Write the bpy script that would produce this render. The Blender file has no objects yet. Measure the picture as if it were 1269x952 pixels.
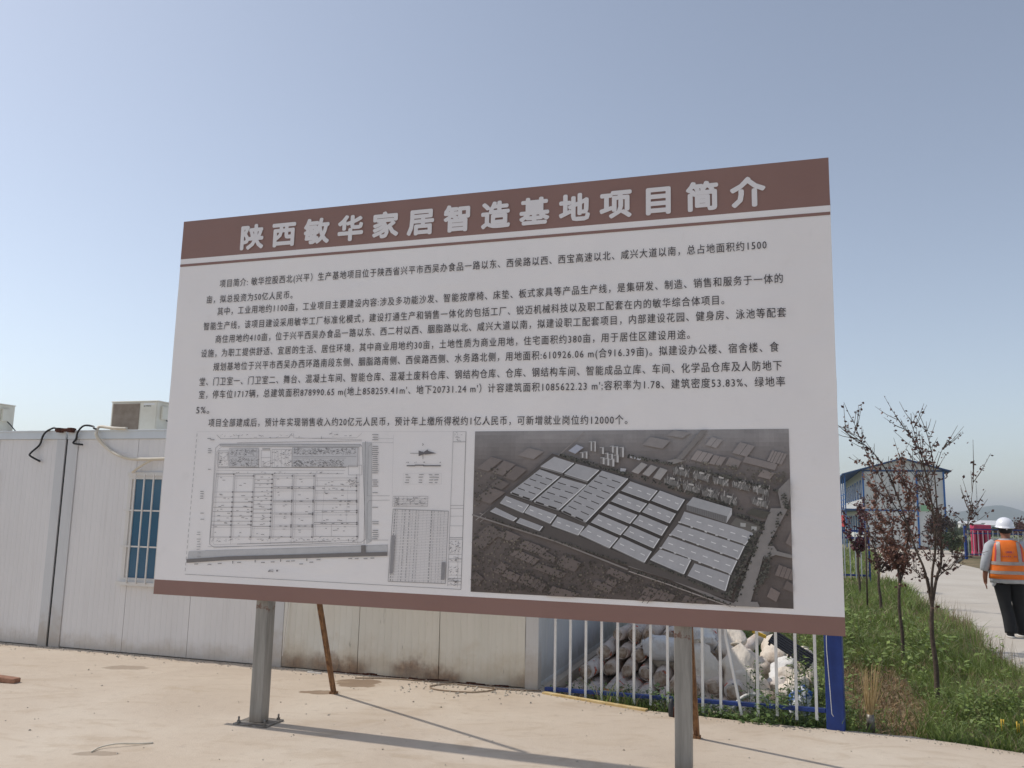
import bpy, bmesh, math, random
import numpy as np
from mathutils import Vector, Matrix, noise
random.seed(7); rng = np.random.default_rng(7)
S = bpy.context.scene; COL = S.collection
R = math.radians
# ------------------------------------------------------------------ camera
cd = bpy.data.cameras.new('camera'); cam = bpy.data.objects.new('camera', cd); COL.objects.link(cam)
cd.sensor_width = 36.0; cd.lens = 36.0*1050/1269; cd.clip_start = .05; cd.clip_end = 20000
p, ro = R(8.498), R(1.242)
fw = Vector((0, math.cos(p), math.sin(p))); u0 = Vector((0, -math.sin(p), math.cos(p))); r0 = Vector((1, 0, 0))
rt = math.cos(ro)*r0+math.sin(ro)*u0; up = -math.sin(ro)*r0+math.cos(ro)*u0
M = Matrix((rt, up, -fw)).transposed().to_4x4(); M.translation = (0, 0, 1.6)
cam.matrix_world = M; S.camera = cam
# ------------------------------------------------------------------ world and sun
SUN_EL = R(51); SUN_AZ = R(-70.6)          # azimuth measured clockwise from +Y; sun high on the left, a little behind the board
sv = Vector((math.sin(SUN_AZ)*math.cos(SUN_EL), math.cos(SUN_AZ)*math.cos(SUN_EL), math.sin(SUN_EL)))
w = bpy.data.worlds.new('World'); S.world = w; w.use_nodes = True
nt = w.node_tree; bg = nt.nodes['Background']
sky = nt.nodes.new('ShaderNodeTexSky'); sky.sky_type = 'NISHITA'; sky.sun_disc = False
sky.sun_elevation = SUN_EL; sky.sun_rotation = SUN_AZ; sky.air_density = 1.0; sky.dust_density = 1.3; sky.ozone_density = 1.6; sky.altitude = 400
hs = nt.nodes.new('ShaderNodeHueSaturation'); hs.inputs['Saturation'].default_value = .64
nt.links.new(sky.outputs[0], hs.inputs['Color']); nt.links.new(hs.outputs[0], bg.inputs[0]); bg.inputs[1].default_value = .132
ld = bpy.data.lights.new('sun', 'SUN'); ld.energy = 2.6; ld.angle = R(.6); ld.color = (1, .95, .88)
sun = bpy.data.objects.new('sun', ld); COL.objects.link(sun); sun.rotation_euler = (-sv).to_track_quat('-Z', 'Y').to_euler(); sun.location = sv*50
S.view_settings.view_transform = 'Standard'; S.view_settings.look = 'None'; S.view_settings.gamma = 1; S.view_settings.exposure = 0.12
S.cycles.use_denoising = True; S.cycles.volume_step_rate = 1
S.cycles.max_bounces = 8

# ------------------------------------------------------------------ materials
def srgb(r, g, b):
    f = lambda c: (c/255/12.92) if c/255 <= .04045 else ((c/255+.055)/1.055)**2.4
    return (f(r), f(g), f(b), 1)
class G:
    def __init__(s, name):
        s.m = bpy.data.materials.new(name); s.m.use_nodes = True; s.t = s.m.node_tree; s.b = s.t.nodes['Principled BSDF']
        s.tc = s.t.nodes.new('ShaderNodeTexCoord')
    def n(s, ty, **k):
        o = s.t.nodes.new(ty)
        for a, v in k.items(): setattr(o, a, v)
        return o
    def l(s, a, b): s.t.links.new(a, b)
    def noise(s, scale, detail=5, rough=.6, co='Object', stretch=None, dist=0):
        o = s.n('ShaderNodeTexNoise'); o.inputs['Scale'].default_value = scale; o.inputs['Detail'].default_value = detail; o.inputs['Roughness'].default_value = rough; o.inputs['Distortion'].default_value = dist
        src = s.tc.outputs[co] if co != 'World' else s.n('ShaderNodeNewGeometry').outputs['Position']
        if stretch:
            mp = s.n('ShaderNodeMapping'); mp.inputs['Scale'].default_value = stretch; s.l(src, mp.inputs[0]); src = mp.outputs[0]
        s.l(src, o.inputs['Vector']); return o.outputs['Fac']
    def ramp(s, fac, stops):
        o = s.n('ShaderNodeValToRGB'); e = o.color_ramp.elements
        e[0].position, e[0].color = stops[0]; e[1].position, e[1].color = stops[-1]
        for q in stops[1:-1]:
            x = e.new(q[0]); x.color = q[1]
        s.l(fac, o.inputs[0]); return o.outputs[0]
    def mix(s, fac, a, b, mode='MIX'):
        o = s.n('ShaderNodeMix', data_type='RGBA', blend_type=mode)
        for i, v in ((0, fac), (6, a), (7, b)):
            if isinstance(v, (int, float)): o.inputs[i].default_value = v
            elif isinstance(v, tuple): o.inputs[i].default_value = v
            else: s.l(v, o.inputs[i])
        return o.outputs[2]
    def math(s, op, a, b=None, c=None):
        o = s.n('ShaderNodeMath', operation=op)
        for i, v in ((0, a), (1, b), (2, c)):
            if v is None: continue
            if isinstance(v, (int, float)): o.inputs[i].default_value = v
            else: s.l(v, o.inputs[i])
        return o.outputs[0]
    def maprange(s, v, a, b, c=0., d=1.):
        o = s.n('ShaderNodeMapRange'); o.interpolation_type = 'SMOOTHSTEP'
        s.l(v, o.inputs[0])
        for i, x in enumerate((a, b, c, d)): o.inputs[i+1].default_value = x
        return o.outputs[0]
    def color(s, c):
        if isinstance(c, tuple): s.b.inputs['Base Color'].default_value = c
        else: s.l(c, s.b.inputs['Base Color'])
    def bump(s, h, dist, strength=1.):
        o = s.n('ShaderNodeBump'); o.inputs['Distance'].default_value = dist; o.inputs['Strength'].default_value = strength
        s.l(h, o.inputs['Height']); s.l(o.outputs[0], s.b.inputs['Normal'])
    def rough(s, v): s.b.inputs['Roughness'].default_value = v
    def xyz(s, co='Object'):
        o = s.n('ShaderNodeSeparateXYZ')
        s.l(s.tc.outputs[co] if co != 'World' else s.n('ShaderNodeNewGeometry').outputs['Position'], o.inputs[0]); return o.outputs
MAT = {}
def simple(name, c1, c2, scale=6, rough=.7, bump=0., bscale=30, metal=0., spec=.5, co='Object', stretch=None, lo=.35, hi=.65):
    g = G(name); g.color(g.ramp(g.noise(scale, co=co, stretch=stretch), [(lo, c1), (hi, c2)])); g.rough(rough)
    g.b.inputs['Metallic'].default_value = metal; g.b.inputs['Specular IOR Level'].default_value = spec
    if bump: g.bump(g.noise(bscale, co=co), bump)
    MAT[name] = g.m; return g
# dusty concrete
def concrete(name, a, b, c):
    g = G(name); n1 = g.noise(.55, 6, .6, 'World', dist=.6); n2 = g.noise(9, 6, .7, 'World'); n3 = g.noise(130, 3, .6, 'World')
    base = g.ramp(n1, [(.3, a), (.5, b), (.7, c)])
    base = g.mix(g.math('MULTIPLY', g.maprange(n2, .52, .75), .35), base, tuple(x*.72 for x in a[:3])+(1,))
    base = g.mix(g.math('MULTIPLY', g.maprange(n3, .6, .75), .3), base, tuple(x*.6 for x in a[:3])+(1,))
    return g, base, n2, n3
g, base, n2, n3 = concrete('dusty_concrete', srgb(186, 170, 152), srgb(197, 182, 164), srgb(205, 192, 175))
def spot(g, cx, cy, rx, ry, soft=.45):
    o = g.xyz('World'); nn = g.noise(6, 4, .6, 'World')
    dx = g.math('DIVIDE', g.math('SUBTRACT', o[0], cx), rx); dy = g.math('DIVIDE', g.math('SUBTRACT', o[1], cy), ry)
    d = g.math('ADD', g.math('MULTIPLY', dx, dx), g.math('MULTIPLY', dy, dy)); d = g.math('ADD', d, g.math('MULTIPLY', g.math('SUBTRACT', nn, .5), 3.2))
    return g.maprange(d, 1.25, 1.25-soft)
st = g.math('MAXIMUM', spot(g, -1.36, 8.12, .22, .17), spot(g, -1.62, 7.7, .16, .08))
base = g.mix(g.math('MULTIPLY', st, .75), base, srgb(120, 96, 72))
st2 = g.math('MAXIMUM', spot(g, -2.62, 5.74, .14, .05), spot(g, -3.72, 8.62, .2, .1))
base = g.mix(g.math('MULTIPLY', st2, .45), base, srgb(120, 102, 84))
# browner stretched blotches and fine specks scattered over the whole lot
tr = g.noise(1.7, 5, .65, 'World', (1, 2.2, 1), dist=1.2); base = g.mix(g.math('MULTIPLY', g.maprange(tr, .50, .68), .38), base, srgb(172, 152, 128))
sp_ = g.noise(34, 4, .75, 'World'); base = g.mix(g.math('MULTIPLY', g.maprange(sp_, .62, .72), .35), base, srgb(150, 128, 104))
g.color(base); g.rough(.93); g.b.inputs['Specular IOR Level'].default_value = .2
g.bump(g.math('ADD', g.math('MULTIPLY', n2, .6), g.math('MULTIPLY', n3, .25)), .012, .8); MAT['lot'] = g.m
g, base, n2, n3 = concrete('road_concrete', srgb(178, 168, 154), srgb(186, 177, 164), srgb(194, 186, 174))
g.color(base); g.rough(.9); g.bump(n2, .004, .6); MAT['road'] = g.m
# soil
g = G('soil'); n1 = g.noise(.9, 6, .65, 'World'); n2 = g.noise(14, 5, .7, 'World'); far = g.noise(.02, 4, .6, 'World')
c = g.ramp(n1, [(.35, srgb(96, 92, 58)), (.5, srgb(120, 106, 76)), (.68, srgb(150, 128, 98))])
c = g.mix(g.maprange(n2, .45, .7), c, srgb(92, 78, 56))
o = g.xyz('World'); c = g.mix(g.maprange(o[1], 30, 60), c, g.ramp(far, [(.35, srgb(92, 104, 68)), (.5, srgb(112, 116, 82)), (.65, srgb(138, 130, 98))]))
g.color(c); g.rough(.95); g.bump(n2, .03); MAT['soil'] = g.m
simple('steel', srgb(128, 126, 124), srgb(148, 146, 143), 5, .42, .0006, 60, metal=.35, stretch=(6, 6, .6))
# galvanised post with weld rust just below the board
g = G('post_steel'); n = g.noise(4, 5, .6, stretch=(5, 5, .5)); c = g.ramp(n, [(.35, srgb(134, 131, 126)), (.65, srgb(160, 157, 151))])
o = g.xyz(); nn = g.noise(26, 4, .6)
band = g.math('MULTIPLY', g.maprange(o[2], .79, .83), g.maprange(o[2], .885, .86))
c = g.mix(g.math('MULTIPLY', band, g.math('MULTIPLY', g.maprange(nn, .54, .62), .7)), c, srgb(110, 66, 46))
c = g.mix(g.math('MULTIPLY', g.maprange(o[2], .10, .0), .5), c, srgb(150, 130, 106)); g.color(c); g.rough(.48); g.b.inputs['Metallic'].default_value = .25; MAT['post'] = g.m
simple('rusty_iron', srgb(92, 62, 42), srgb(150, 112, 76), 14, .85, .001, 80, stretch=(3, 3, 1))
simple('dusty_cable', srgb(128, 108, 88), srgb(158, 138, 116), 20, .9); simple('rust_dark', srgb(58, 34, 26), srgb(96, 52, 34), 20, .9)
simple('bolt_zinc', srgb(150, 146, 140), srgb(110, 100, 90), 30, .5, metal=.5)
# vinyl
def vinyl(name, a, b):
    g = G(name); n = g.noise(1.1, 5, .55, stretch=(1, 1, .7)); c = g.ramp(n, [(.3, a), (.7, b)]); c = g.mix(g.math('MULTIPLY', g.maprange(g.noise(7, 6, .7), .55, .8), .10), c, srgb(150, 140, 128))
    g.color(c); g.rough(.45); g.b.inputs['Specular IOR Level'].default_value = .35
    g.bump(g.math('ADD', g.noise(2.6, 4, .55, stretch=(.6, 1, 1.1), dist=.8), g.math('MULTIPLY', g.noise(90, 2, .5), .015)), .02, .6); MAT[name] = g.m
vinyl('vinyl_white', srgb(238, 234, 233), srgb(246, 242, 240))
vinyl('vinyl_brown', srgb(140, 108, 99), srgb(148, 116, 107))
def plain(name, c, r=.6, **k):
    g = G(name); g.color(c); g.rough(r)
    for a, v in k.items(): g.b.inputs[a.replace('_', ' ')].default_value = v
    MAT[name] = g.m
plain('print_black', srgb(66, 60, 62), .5); plain('print_grey', srgb(138, 134, 136), .5); plain('print_darkgrey', srgb(96, 90, 88), .5); plain('print_pale', srgb(204, 200, 201), .5)
plain('print_title', srgb(232, 228, 228), .5)
def attr_mat(name, r=.6, noise_amt=0., trans=0.):
    g = G(name); a = g.n('ShaderNodeAttribute', attribute_name='tint'); c = a.outputs['Color']
    if noise_amt:
        c = g.mix(noise_amt, c, g.ramp(g.noise(16, 8, .75), [(.3, (.02, .02, .02, 1)), (.7, (.9, .88, .86, 1))]), 'OVERLAY')
    g.color(c); g.rough(r)
    if trans:
        t = g.n('ShaderNodeBsdfTranslucent'); g.l(c, t.inputs[0]); mx = g.n('ShaderNodeMixShader'); mx.inputs[0].default_value = trans
        g.l(g.b.outputs[0], mx.inputs[1]); g.l(t.outputs[0], mx.inputs[2]); g.l(mx.outputs[0], g.t.nodes['Material Output'].inputs[0])
    MAT[name] = g.m
attr_mat('print_picture', .5, .10); attr_mat('blade', .55, 0, .35); attr_mat('leaf', .5, 0, .25)
# cabin sheet metal: grey white, dust rising from the ground
def sheet(name, a, b, dirt, rust_amt, zdirt):
    g = G(name); o = g.xyz('World'); n = g.noise(1.6, 5, .6, 'World', (2, 2, .5)); nn = g.noise(5, 6, .7, 'World'); fine = g.noise(60, 4, .7, 'World')
    c = g.ramp(n, [(.3, a), (.7, b)])
    z = g.math('ADD', o[2], g.math('MULTIPLY', g.math('SUBTRACT', nn, .5), zdirt*1.6))
    c = g.mix(g.math('MULTIPLY', g.maprange(z, zdirt, 0.), .6), c, dirt)
    c = g.mix(g.math('MULTIPLY', g.maprange(fine, .66, .74), .35), c, srgb(110, 104, 96))
    streak = g.noise(9, 4, .6, 'World', (3, 3, .12)); c = g.mix(g.math('MULTIPLY', g.maprange(streak, .55, .8), .14), c, srgb(140, 128, 112))
    if rust_amt:
        z2 = g.math('ADD', o[2], g.math('MULTIPLY', g.math('SUBTRACT', g.noise(3.5, 6, .65, 'World'), .5), .42))
        pa = g.maprange(g.noise(1.1, 2, .5, 'World'), .40, .56); c = g.mix(g.math('MULTIPLY', g.math('MULTIPLY', g.maprange(z2, .19, .04), rust_amt), pa), c, g.ramp(g.noise(20, 4, .6, 'World'), [(.35, srgb(92, 58, 36)), (.7, srgb(148, 112, 80))]))
        rs = g.noise(7, 3, .6, 'World', (1.6, 1.6, .35)); c = g.mix(g.math('MULTIPLY', g.math('MULTIPLY', g.maprange(rs, .66, .72), g.maprange(o[2], .8, .1)), .7), c, srgb(96, 88, 74))
    g.color(c); g.rough(.5); g.bump(g.math('ADD', g.math('MULTIPLY', n, .5), g.math('MULTIPLY', fine, .02)), .012, .6); MAT[name] = g.m
sheet('panel_grey', srgb(222, 219, 217), srgb(230, 227, 225), srgb(182, 168, 150), 0, .22)
sheet('panel_stained', srgb(216, 213, 202), srgb(226, 222, 212), srgb(188, 172, 146), .8, .40)
sheet('panel_end', srgb(196, 196, 196), srgb(208, 207, 206), srgb(150, 142, 128), 0, .3)
sheet('frame_grey', srgb(200, 200, 200), srgb(212, 212, 212), srgb(168, 150, 128), 0, .5)
sheet('beam_white', srgb(206, 212, 216), srgb(214, 220, 224), srgb(168, 150, 128), 0, .1)
plain('seam_black', srgb(34, 34, 34), .8)
simple('ac_white', srgb(218, 209, 190), srgb(230, 223, 206), 4, .5); simple('ac_grille', srgb(150, 134, 118), srgb(170, 154, 138), 9, .8)
plain('black_rubber', srgb(28, 28, 30), .6); simple('white_pipe', srgb(206, 196, 176), srgb(220, 212, 196), 8, .6)
plain('window_white', srgb(222, 218, 212), .45); plain('glass_blue', (.04, .14, .24, 1), .12); plain('interior_dark', (.01, .012, .018, 1), .1)
simple('blue_paint', srgb(24, 48, 112), srgb(34, 62, 132), 5, .45, spec=.4); simple('fence_white', srgb(206, 206, 206), srgb(222, 222, 222), 7, .5)
simple('blue_trim', srgb(44, 96, 158), srgb(54, 108, 172), 3, .5); simple('blue_roof', srgb(44, 74, 116), srgb(56, 88, 130), 3, .6)
simple('house_white', srgb(206, 206, 200), srgb(216, 216, 212), 1.5, .7); plain('house_glass', (.05, .08, .12, 1), .2)
simple('batten', srgb(190, 160, 104), srgb(214, 190, 140), 12, .8); simple('brick_red', srgb(138, 98, 78), srgb(166, 124, 100), 18, .95, .004, 30)
# rolls and sacks
def cloth(name, a, b, prints=0):
    g = G(name); c = g.ramp(g.noise(5, 5, .6), [(.3, a), (.7, b)])
    c = g.mix(g.math('MULTIPLY', g.maprange(g.noise(2.2, 5, .7), .5, .75), .3), c, srgb(176, 150, 124))
    if prints:
        k = g.noise(11, 2, .4, stretch=(1, 1, .55)); c = g.mix(g.maprange(k, .64, .66), c, srgb(206, 96, 66))
        k = g.noise(17, 2, .5, stretch=(1.2, 1.2, .8)); c = g.mix(g.maprange(k, .68, .70), c, srgb(84, 88, 104))
    d_ = g.noise(3.1, 6, .7); c = g.mix(g.math('MULTIPLY', g.maprange(d_, .46, .66), .5), c, srgb(150, 122, 98))
    g.color(c); g.rough(.7); g.bump(g.math('ADD', g.noise(7, 5, .65, stretch=(1, 1, .35)), g.math('MULTIPLY', g.noise(40, 3, .6), .2)), .03, .8); MAT[name] = g.m
cloth('wrap_white', srgb(204, 184, 166), srgb(228, 214, 202)); cloth('wrap_printed', srgb(212, 198, 186), srgb(232, 222, 214), 1)
cloth('sack_cream', srgb(216, 203, 186), srgb(232, 221, 206)); cloth('sack_white', srgb(222, 220, 218), srgb(236, 234, 230), 0)
simple('roll_core', srgb(158, 130, 106), srgb(214, 198, 180), 22, .9, .012, 25)
plain('black_plastic', srgb(42, 42, 46), .5); plain('yellow_plastic', srgb(220, 180, 60), .6); plain('white_hose', srgb(214, 212, 206), .5)
simple('blue_print', srgb(226, 228, 232), srgb(40, 88, 160), 9, .6, lo=.5, hi=.56)
simple('bark', srgb(68, 56, 48), srgb(98, 84, 72), 30, .9, .003, 60)
simple('tie_cord', srgb(196, 186, 168), srgb(214, 204, 188), 20, .9); simple('straw', srgb(168, 142, 96), srgb(206, 182, 136), 20, .9); simple('hill', srgb(74, 88, 72), srgb(106, 112, 90), .012, .95, co='World')
simple('pink_plastic', srgb(186, 54, 88), srgb(202, 72, 106), 4, .5); plain('banner_red', srgb(176, 30, 34), .6); plain('sign_green', srgb(150, 190, 150), .6)
simple('stone', srgb(150, 138, 122), srgb(200, 190, 174), 9, .9, co='World')
# person
simple('skin', srgb(132, 86, 66), srgb(150, 102, 78), 12, .55); simple('vest_orange', srgb(236, 112, 22), srgb(246, 126, 34), 7, .6, .004, 14)
simple('reflective_grey', srgb(158, 146, 140), srgb(172, 160, 152), 20, .4); simple('shirt_grey', srgb(168, 170, 174), srgb(184, 186, 190), 9, .8, .006, 12)
simple('trouser_black', srgb(18, 18, 20), srgb(26, 26, 28), 6, .85, .006, 10); plain('helmet_white', srgb(232, 232, 236), .3); plain('hair_black', srgb(20, 18, 18), .7)
plain('sole_white', srgb(220, 216, 210), .6); plain('logo_purple', srgb(168, 84, 110), .6); plain('eye_dark', srgb(24, 18, 16), .3); plain('vest_trim', srgb(200, 70, 80), .6)

# ------------------------------------------------------------------ mesh helpers
class MB:
    def __init__(s): s.v = []; s.f = []; s.mi = []; s.sm = []
    def add(s, vs, fs, mi=0, smooth=False):
        o = len(s.v); s.v += [tuple(x) for x in vs]; s.f += [tuple(i+o for i in f) for f in fs]; s.mi += [mi]*len(fs); s.sm += [smooth]*len(fs); return s
    def box(s, x0, x1, y0, y1, z0, z1, mi=0, M=None):
        vs = [Vector((x, y, z)) for z in (z0, z1) for y in (y0, y1) for x in (x0, x1)]
        if M: vs = [M@q for q in vs]
        return s.add(vs, [(0, 2, 3, 1), (4, 5, 7, 6), (0, 1, 5, 4), (2, 6, 7, 3), (0, 4, 6, 2), (1, 3, 7, 5)], mi)
    def bar(s, a, b, w, h=None, mi=0, twist=0):
        a = Vector(a); b = Vector(b); h = h or w; d = (b-a); L = d.length; q = d.to_track_quat('Z', 'Y').to_matrix().to_4x4()
        return s.box(-w/2, w/2, -h/2, h/2, 0, L, mi, Matrix.Translation(a)@q@Matrix.Rotation(twist, 4, 'Z'))
    def tube(s, pts, r, n=8, mi=0, smooth=True, cap=True, ry=None):
        pts = [Vector(q) for q in pts]; k = len(pts); rs = r if isinstance(r, (list, tuple)) else [r]*k
        rys = ry if ry else rs
        vs = []; prev = None
        for i, q in enumerate(pts):
            t = (pts[min(i+1, k-1)]-pts[max(i-1, 0)]).normalized()
            if prev is None:
                a = Vector((1, 0, 0)) if abs(t.x) < .8 else Vector((0, 1, 0)); prev = (a-t*a.dot(t)).normalized()
            else: prev = (prev-t*prev.dot(t)).normalized()
            b = t.cross(prev)
            for j in range(n):
                an = 2*math.pi*j/n; vs.append(q+prev*math.cos(an)*rs[i]+b*math.sin(an)*rys[i])
        fs = [(i*n+j, i*n+(j+1) % n, (i+1)*n+(j+1) % n, (i+1)*n+j) for i in range(k-1) for j in range(n)]
        s.add(vs, fs, mi, smooth)
        if cap: s.f += [tuple(len(s.v)-k*n+j for j in reversed(range(n))), tuple(len(s.v)-n+j for j in range(n))]; s.mi += [mi]*2; s.sm += [False]*2
        return s
    def loft(s, rings, n=20, mi=0, smooth=True, cap=(True, True), ex=2.0):
        # rings: (cx, cy, cz, rx, ry[, tiltx, tilty])
        vs = []
        for q in rings:
            cx, cy, cz, rx, ry = q[:5]; tx, ty = (q[5], q[6]) if len(q) > 5 else (0, 0)
            for j in range(n):
                a = 2*math.pi*j/n; ca, sa = math.cos(a), math.sin(a)
                x = rx*math.copysign(abs(ca)**(2/ex), ca); y = ry*math.copysign(abs(sa)**(2/ex), sa)
                vs.append((cx+x, cy+y, cz+tx*x+ty*y))
        k = len(rings); fs = [(i*n+j, i*n+(j+1) % n, (i+1)*n+(j+1) % n, (i+1)*n+j) for i in range(k-1) for j in range(n)]
        s.add(vs, fs, mi, smooth); b = len(s.v)-k*n
        if cap[0]: s.f.append(tuple(b+j for j in reversed(range(n)))); s.mi.append(mi); s.sm.append(False)
        if cap[1]: s.f.append(tuple(b+(k-1)*n+j for j in range(n))); s.mi.append(mi); s.sm.append(False)
        return s
    def jitter(s, amp, freq):
        s.v = [tuple(Vector(q)+amp*noise.noise_vector(Vector(q)*freq)) for q in s.v]; return s
    def build(s, name, mats, parent=None, bevel=0, tint=None):
        me = bpy.data.meshes.new(name); me.from_pydata(s.v, [], s.f); me.validate(clean_customdata=False)
        for m in ([mats] if isinstance(mats, str) else mats): me.materials.append(MAT[m])
        if len(me.polygons) == len(s.mi):
            me.polygons.foreach_set('material_index', s.mi); me.polygons.foreach_set('use_smooth', s.sm)
        o = bpy.data.objects.new(name, me); COL.objects.link(o); o.parent = parent
        if bevel:
            b = o.modifiers.new('bevel', 'BEVEL'); b.width = bevel; b.segments = 2; b.limit_method = 'ANGLE'; b.harden_normals = False
        return o
def empty(name, loc=(0, 0, 0), rz=0, parent=None):
    o = bpy.data.objects.new(name, None); COL.objects.link(o); o.location = loc; o.rotation_euler = (0, 0, rz); o.empty_display_size = .2; o.parent = parent; return o
def tag(o, label=None, cat=None, group=None, kind=None):
    for k, v in (('label', label), ('category', cat), ('group', group), ('kind', kind)):
        if v: o[k] = v
    return o
def copy_tree(o, parent=None):
    c = o.copy(); COL.objects.link(c)
    if parent: c.parent = parent
    for ch in KIDS.get(o.name, [x for x in bpy.data.objects if x.parent == o]): copy_tree(ch, c)
    return c
KIDS = {}
def attr_mesh(name, verts, faces_flat, loop_tot, cols, mat, parent=None):
    """verts (n,3) array, faces as flat index array with a fixed corner count, cols (n,3) per vertex"""
    me = bpy.data.meshes.new(name); nv = len(verts); nf = len(faces_flat)//loop_tot
    me.vertices.add(nv); me.vertices.foreach_set('co', np.asarray(verts, np.float32).ravel())
    me.loops.add(nf*loop_tot); me.loops.foreach_set('vertex_index', np.asarray(faces_flat, np.int32))
    me.polygons.add(nf); me.polygons.foreach_set('loop_start', np.arange(nf, dtype=np.int32)*loop_tot)
    me.update(calc_edges=True)
    ca = me.color_attributes.new('tint', 'FLOAT_COLOR', 'POINT'); c4 = np.ones((nv, 4), np.float32); c4[:, :3] = cols; ca.data.foreach_set('color', c4.ravel())
    me.materials.append(MAT[mat]); o = bpy.data.objects.new(name, me); COL.objects.link(o); o.parent = parent; return o

# ------------------------------------------------------------------ site frame: U runs along the board to the right, N towards the photographer
AZ = R(17.95); U = Vector((math.cos(AZ), -math.sin(AZ), 0)); Nn = Vector((-math.sin(AZ), -math.cos(AZ), 0))
B0 = Vector((-1.846, 6.555, 0))                              # foot of the board's first post
def site(u, n=0, z=0): return B0+U*u+Nn*n+Vector((0, 0, z))

# ------------------------------------------------------------------ ground
KERB = [(0.33, 7.86), (1.158, 7.29), (1.9, 6.98), (2.55, 6.76), (3.04, 6.62), (3.63, 6.22), (4.4, 5.75), (5.05, 5.45)]
EDGE = [(5.05, 5.45), (4.95, 6.6), (5.15, 8.0), (5.64, 9.56), (5.98, 10.77), (6.17, 11.2), (7.2, 13.58), (7.74, 15.5), (8.04, 16.6), (9.43, 20.35), (9.82, 21.8), (10.39, 24.3), (12.9, 30.2), (16, 37), (18.3, 43.5), (19.2, 47.2)]
def seg_d(px, py, line):
    d = np.full(np.shape(px), 1e9)
    for (ax, ay), (bx, by) in zip(line[:-1], line[1:]):
        vx, vy = bx-ax, by-ay; t = np.clip(((px-ax)*vx+(py-ay)*vy)/(vx*vx+vy*vy), 0, 1)
        d = np.minimum(d, np.hypot(px-ax-t*vx, py-ay-t*vy))
    return d
def edge_x(y): return np.interp(y, [q[1] for q in EDGE], [q[0] for q in EDGE])
def kerb_y(x): return np.interp(x, [q[0] for q in KERB], [q[1] for q in KERB])
def hgt(x, y):
    x = np.asarray(x, float); y = np.asarray(y, float)
    dk = y-kerb_y(x); de = edge_x(y)-x
    s = lambda t: np.clip(t, 0, 1)**2*(3-2*np.clip(t, 0, 1))
    h = -.05-.13*s(dk/.5)*s(de/1.2)*s((26-y)/8)
    h = h+.025*np.sin(x*2.1+1.3*np.sin(y*1.7))*np.sin(y*2.6+x*.7)*s(dk/.4)*s(de/.4)*s((60-y)/20)
    h = np.where(dk < .05, -.12, h); h = np.where(de < -.05, -.12, h)
    h = h+np.where((x > 20) & (y > 18) & (y < 400), 0, 0)
    return h
def axis(lo, hi, step, far):
    a = list(np.arange(lo, hi+1e-6, step)); d = step
    while a[-1] < far: d *= 1.35; a.append(a[-1]+d)
    d = step
    while a[0] > -far: d *= 1.35; a.insert(0, a[0]-d)
    return np.array(a)
xs = axis(0, 12, .12, 6000); ys = axis(5, 28, .12, 6000)
X, Y = np.meshgrid(xs, ys); Z = hgt(X, Y); V = np.stack([X, Y, Z], -1).reshape(-1, 3); nx, ny = len(xs), len(ys)
i = (np.arange(ny-1)[:, None]*nx+np.arange(nx-1)[None]).ravel(); F = np.stack([i, i+1, i+1+nx, i+nx], 1).ravel()
o = attr_mesh('ground', V, F, 4, np.full((len(V), 3), .2), 'soil'); tag(o, kind='structure'); o.data.shade_smooth()

def slab(name, pts, z, th, mat, kind='structure'):
    bm = bmesh.new(); vs = [bm.verts.new((a, b, z)) for a, b in pts]; f = bm.faces.new(vs)
    if f.normal.z < 0: f.normal_flip()
    bm.normal_update()
    if f.normal.z < 0: f.normal_flip()
    r = bmesh.ops.extrude_face_region(bm, geom=[f]); dn = [e for e in r['geom'] if isinstance(e, bmesh.types.BMVert)]
    for v in dn: v.co.z -= th
    bmesh.ops.triangulate(bm, faces=bm.faces[:]); bmesh.ops.recalc_face_normals(bm, faces=bm.faces[:])
    me = bpy.data.meshes.new(name); bm.to_mesh(me); me.materials.append(MAT[mat]); o = bpy.data.objects.new(name, me); COL.objects.link(o); tag(o, kind=kind); return o
def rough_line(line, step, amp):
    out = []
    for (a, b), (c, d) in zip(line[:-1], line[1:]):
        L = math.hypot(c-a, d-b); k = max(1, int(L/step))
        for j in range(k):
            t = j/k; out.append((a+(c-a)*t+random.uniform(-amp, amp), b+(d-b)*t+random.uniform(-amp, amp)))
    out.append(line[-1]); return out
kl = rough_line(KERB, .11, .018); el = rough_line(EDGE[:13], .16, .03)+EDGE[13:]
side = [(0.33+.308*7.5, 7.86+.951*7.5), (-25, 24), (-25, -12), (12, -12), (12, -2), (6, 4)]
slab('concrete_lot', kl+side[::-1], 0, .14, 'lot')
slab('road', el+[(24.5, 46), (20.3, 38.6), (17.04, 33.1), (15.9, 29.1), (15.2, 25.3), (32, 20), (42, 0), (12, -2), (6, 4)], 0, .13, 'road')
# cast joints across the road
for k, (y, x1) in enumerate([(9.9, 11), (13.3, 13), (17.0, 15), (21.5, 16), (26, 14.8)]):
    x0 = float(edge_x(y))+.1; m = MB(); m.add([(x0, y, .004), (x1, y-.3*(x1-x0)*.1, .004), (x1, y-.3*(x1-x0)*.1+.02, .004), (x0, y+.02, .004)], [(0, 1, 2, 3)])
    tag(m.build('road_joint', 'print_grey'), kind='structure')

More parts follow.
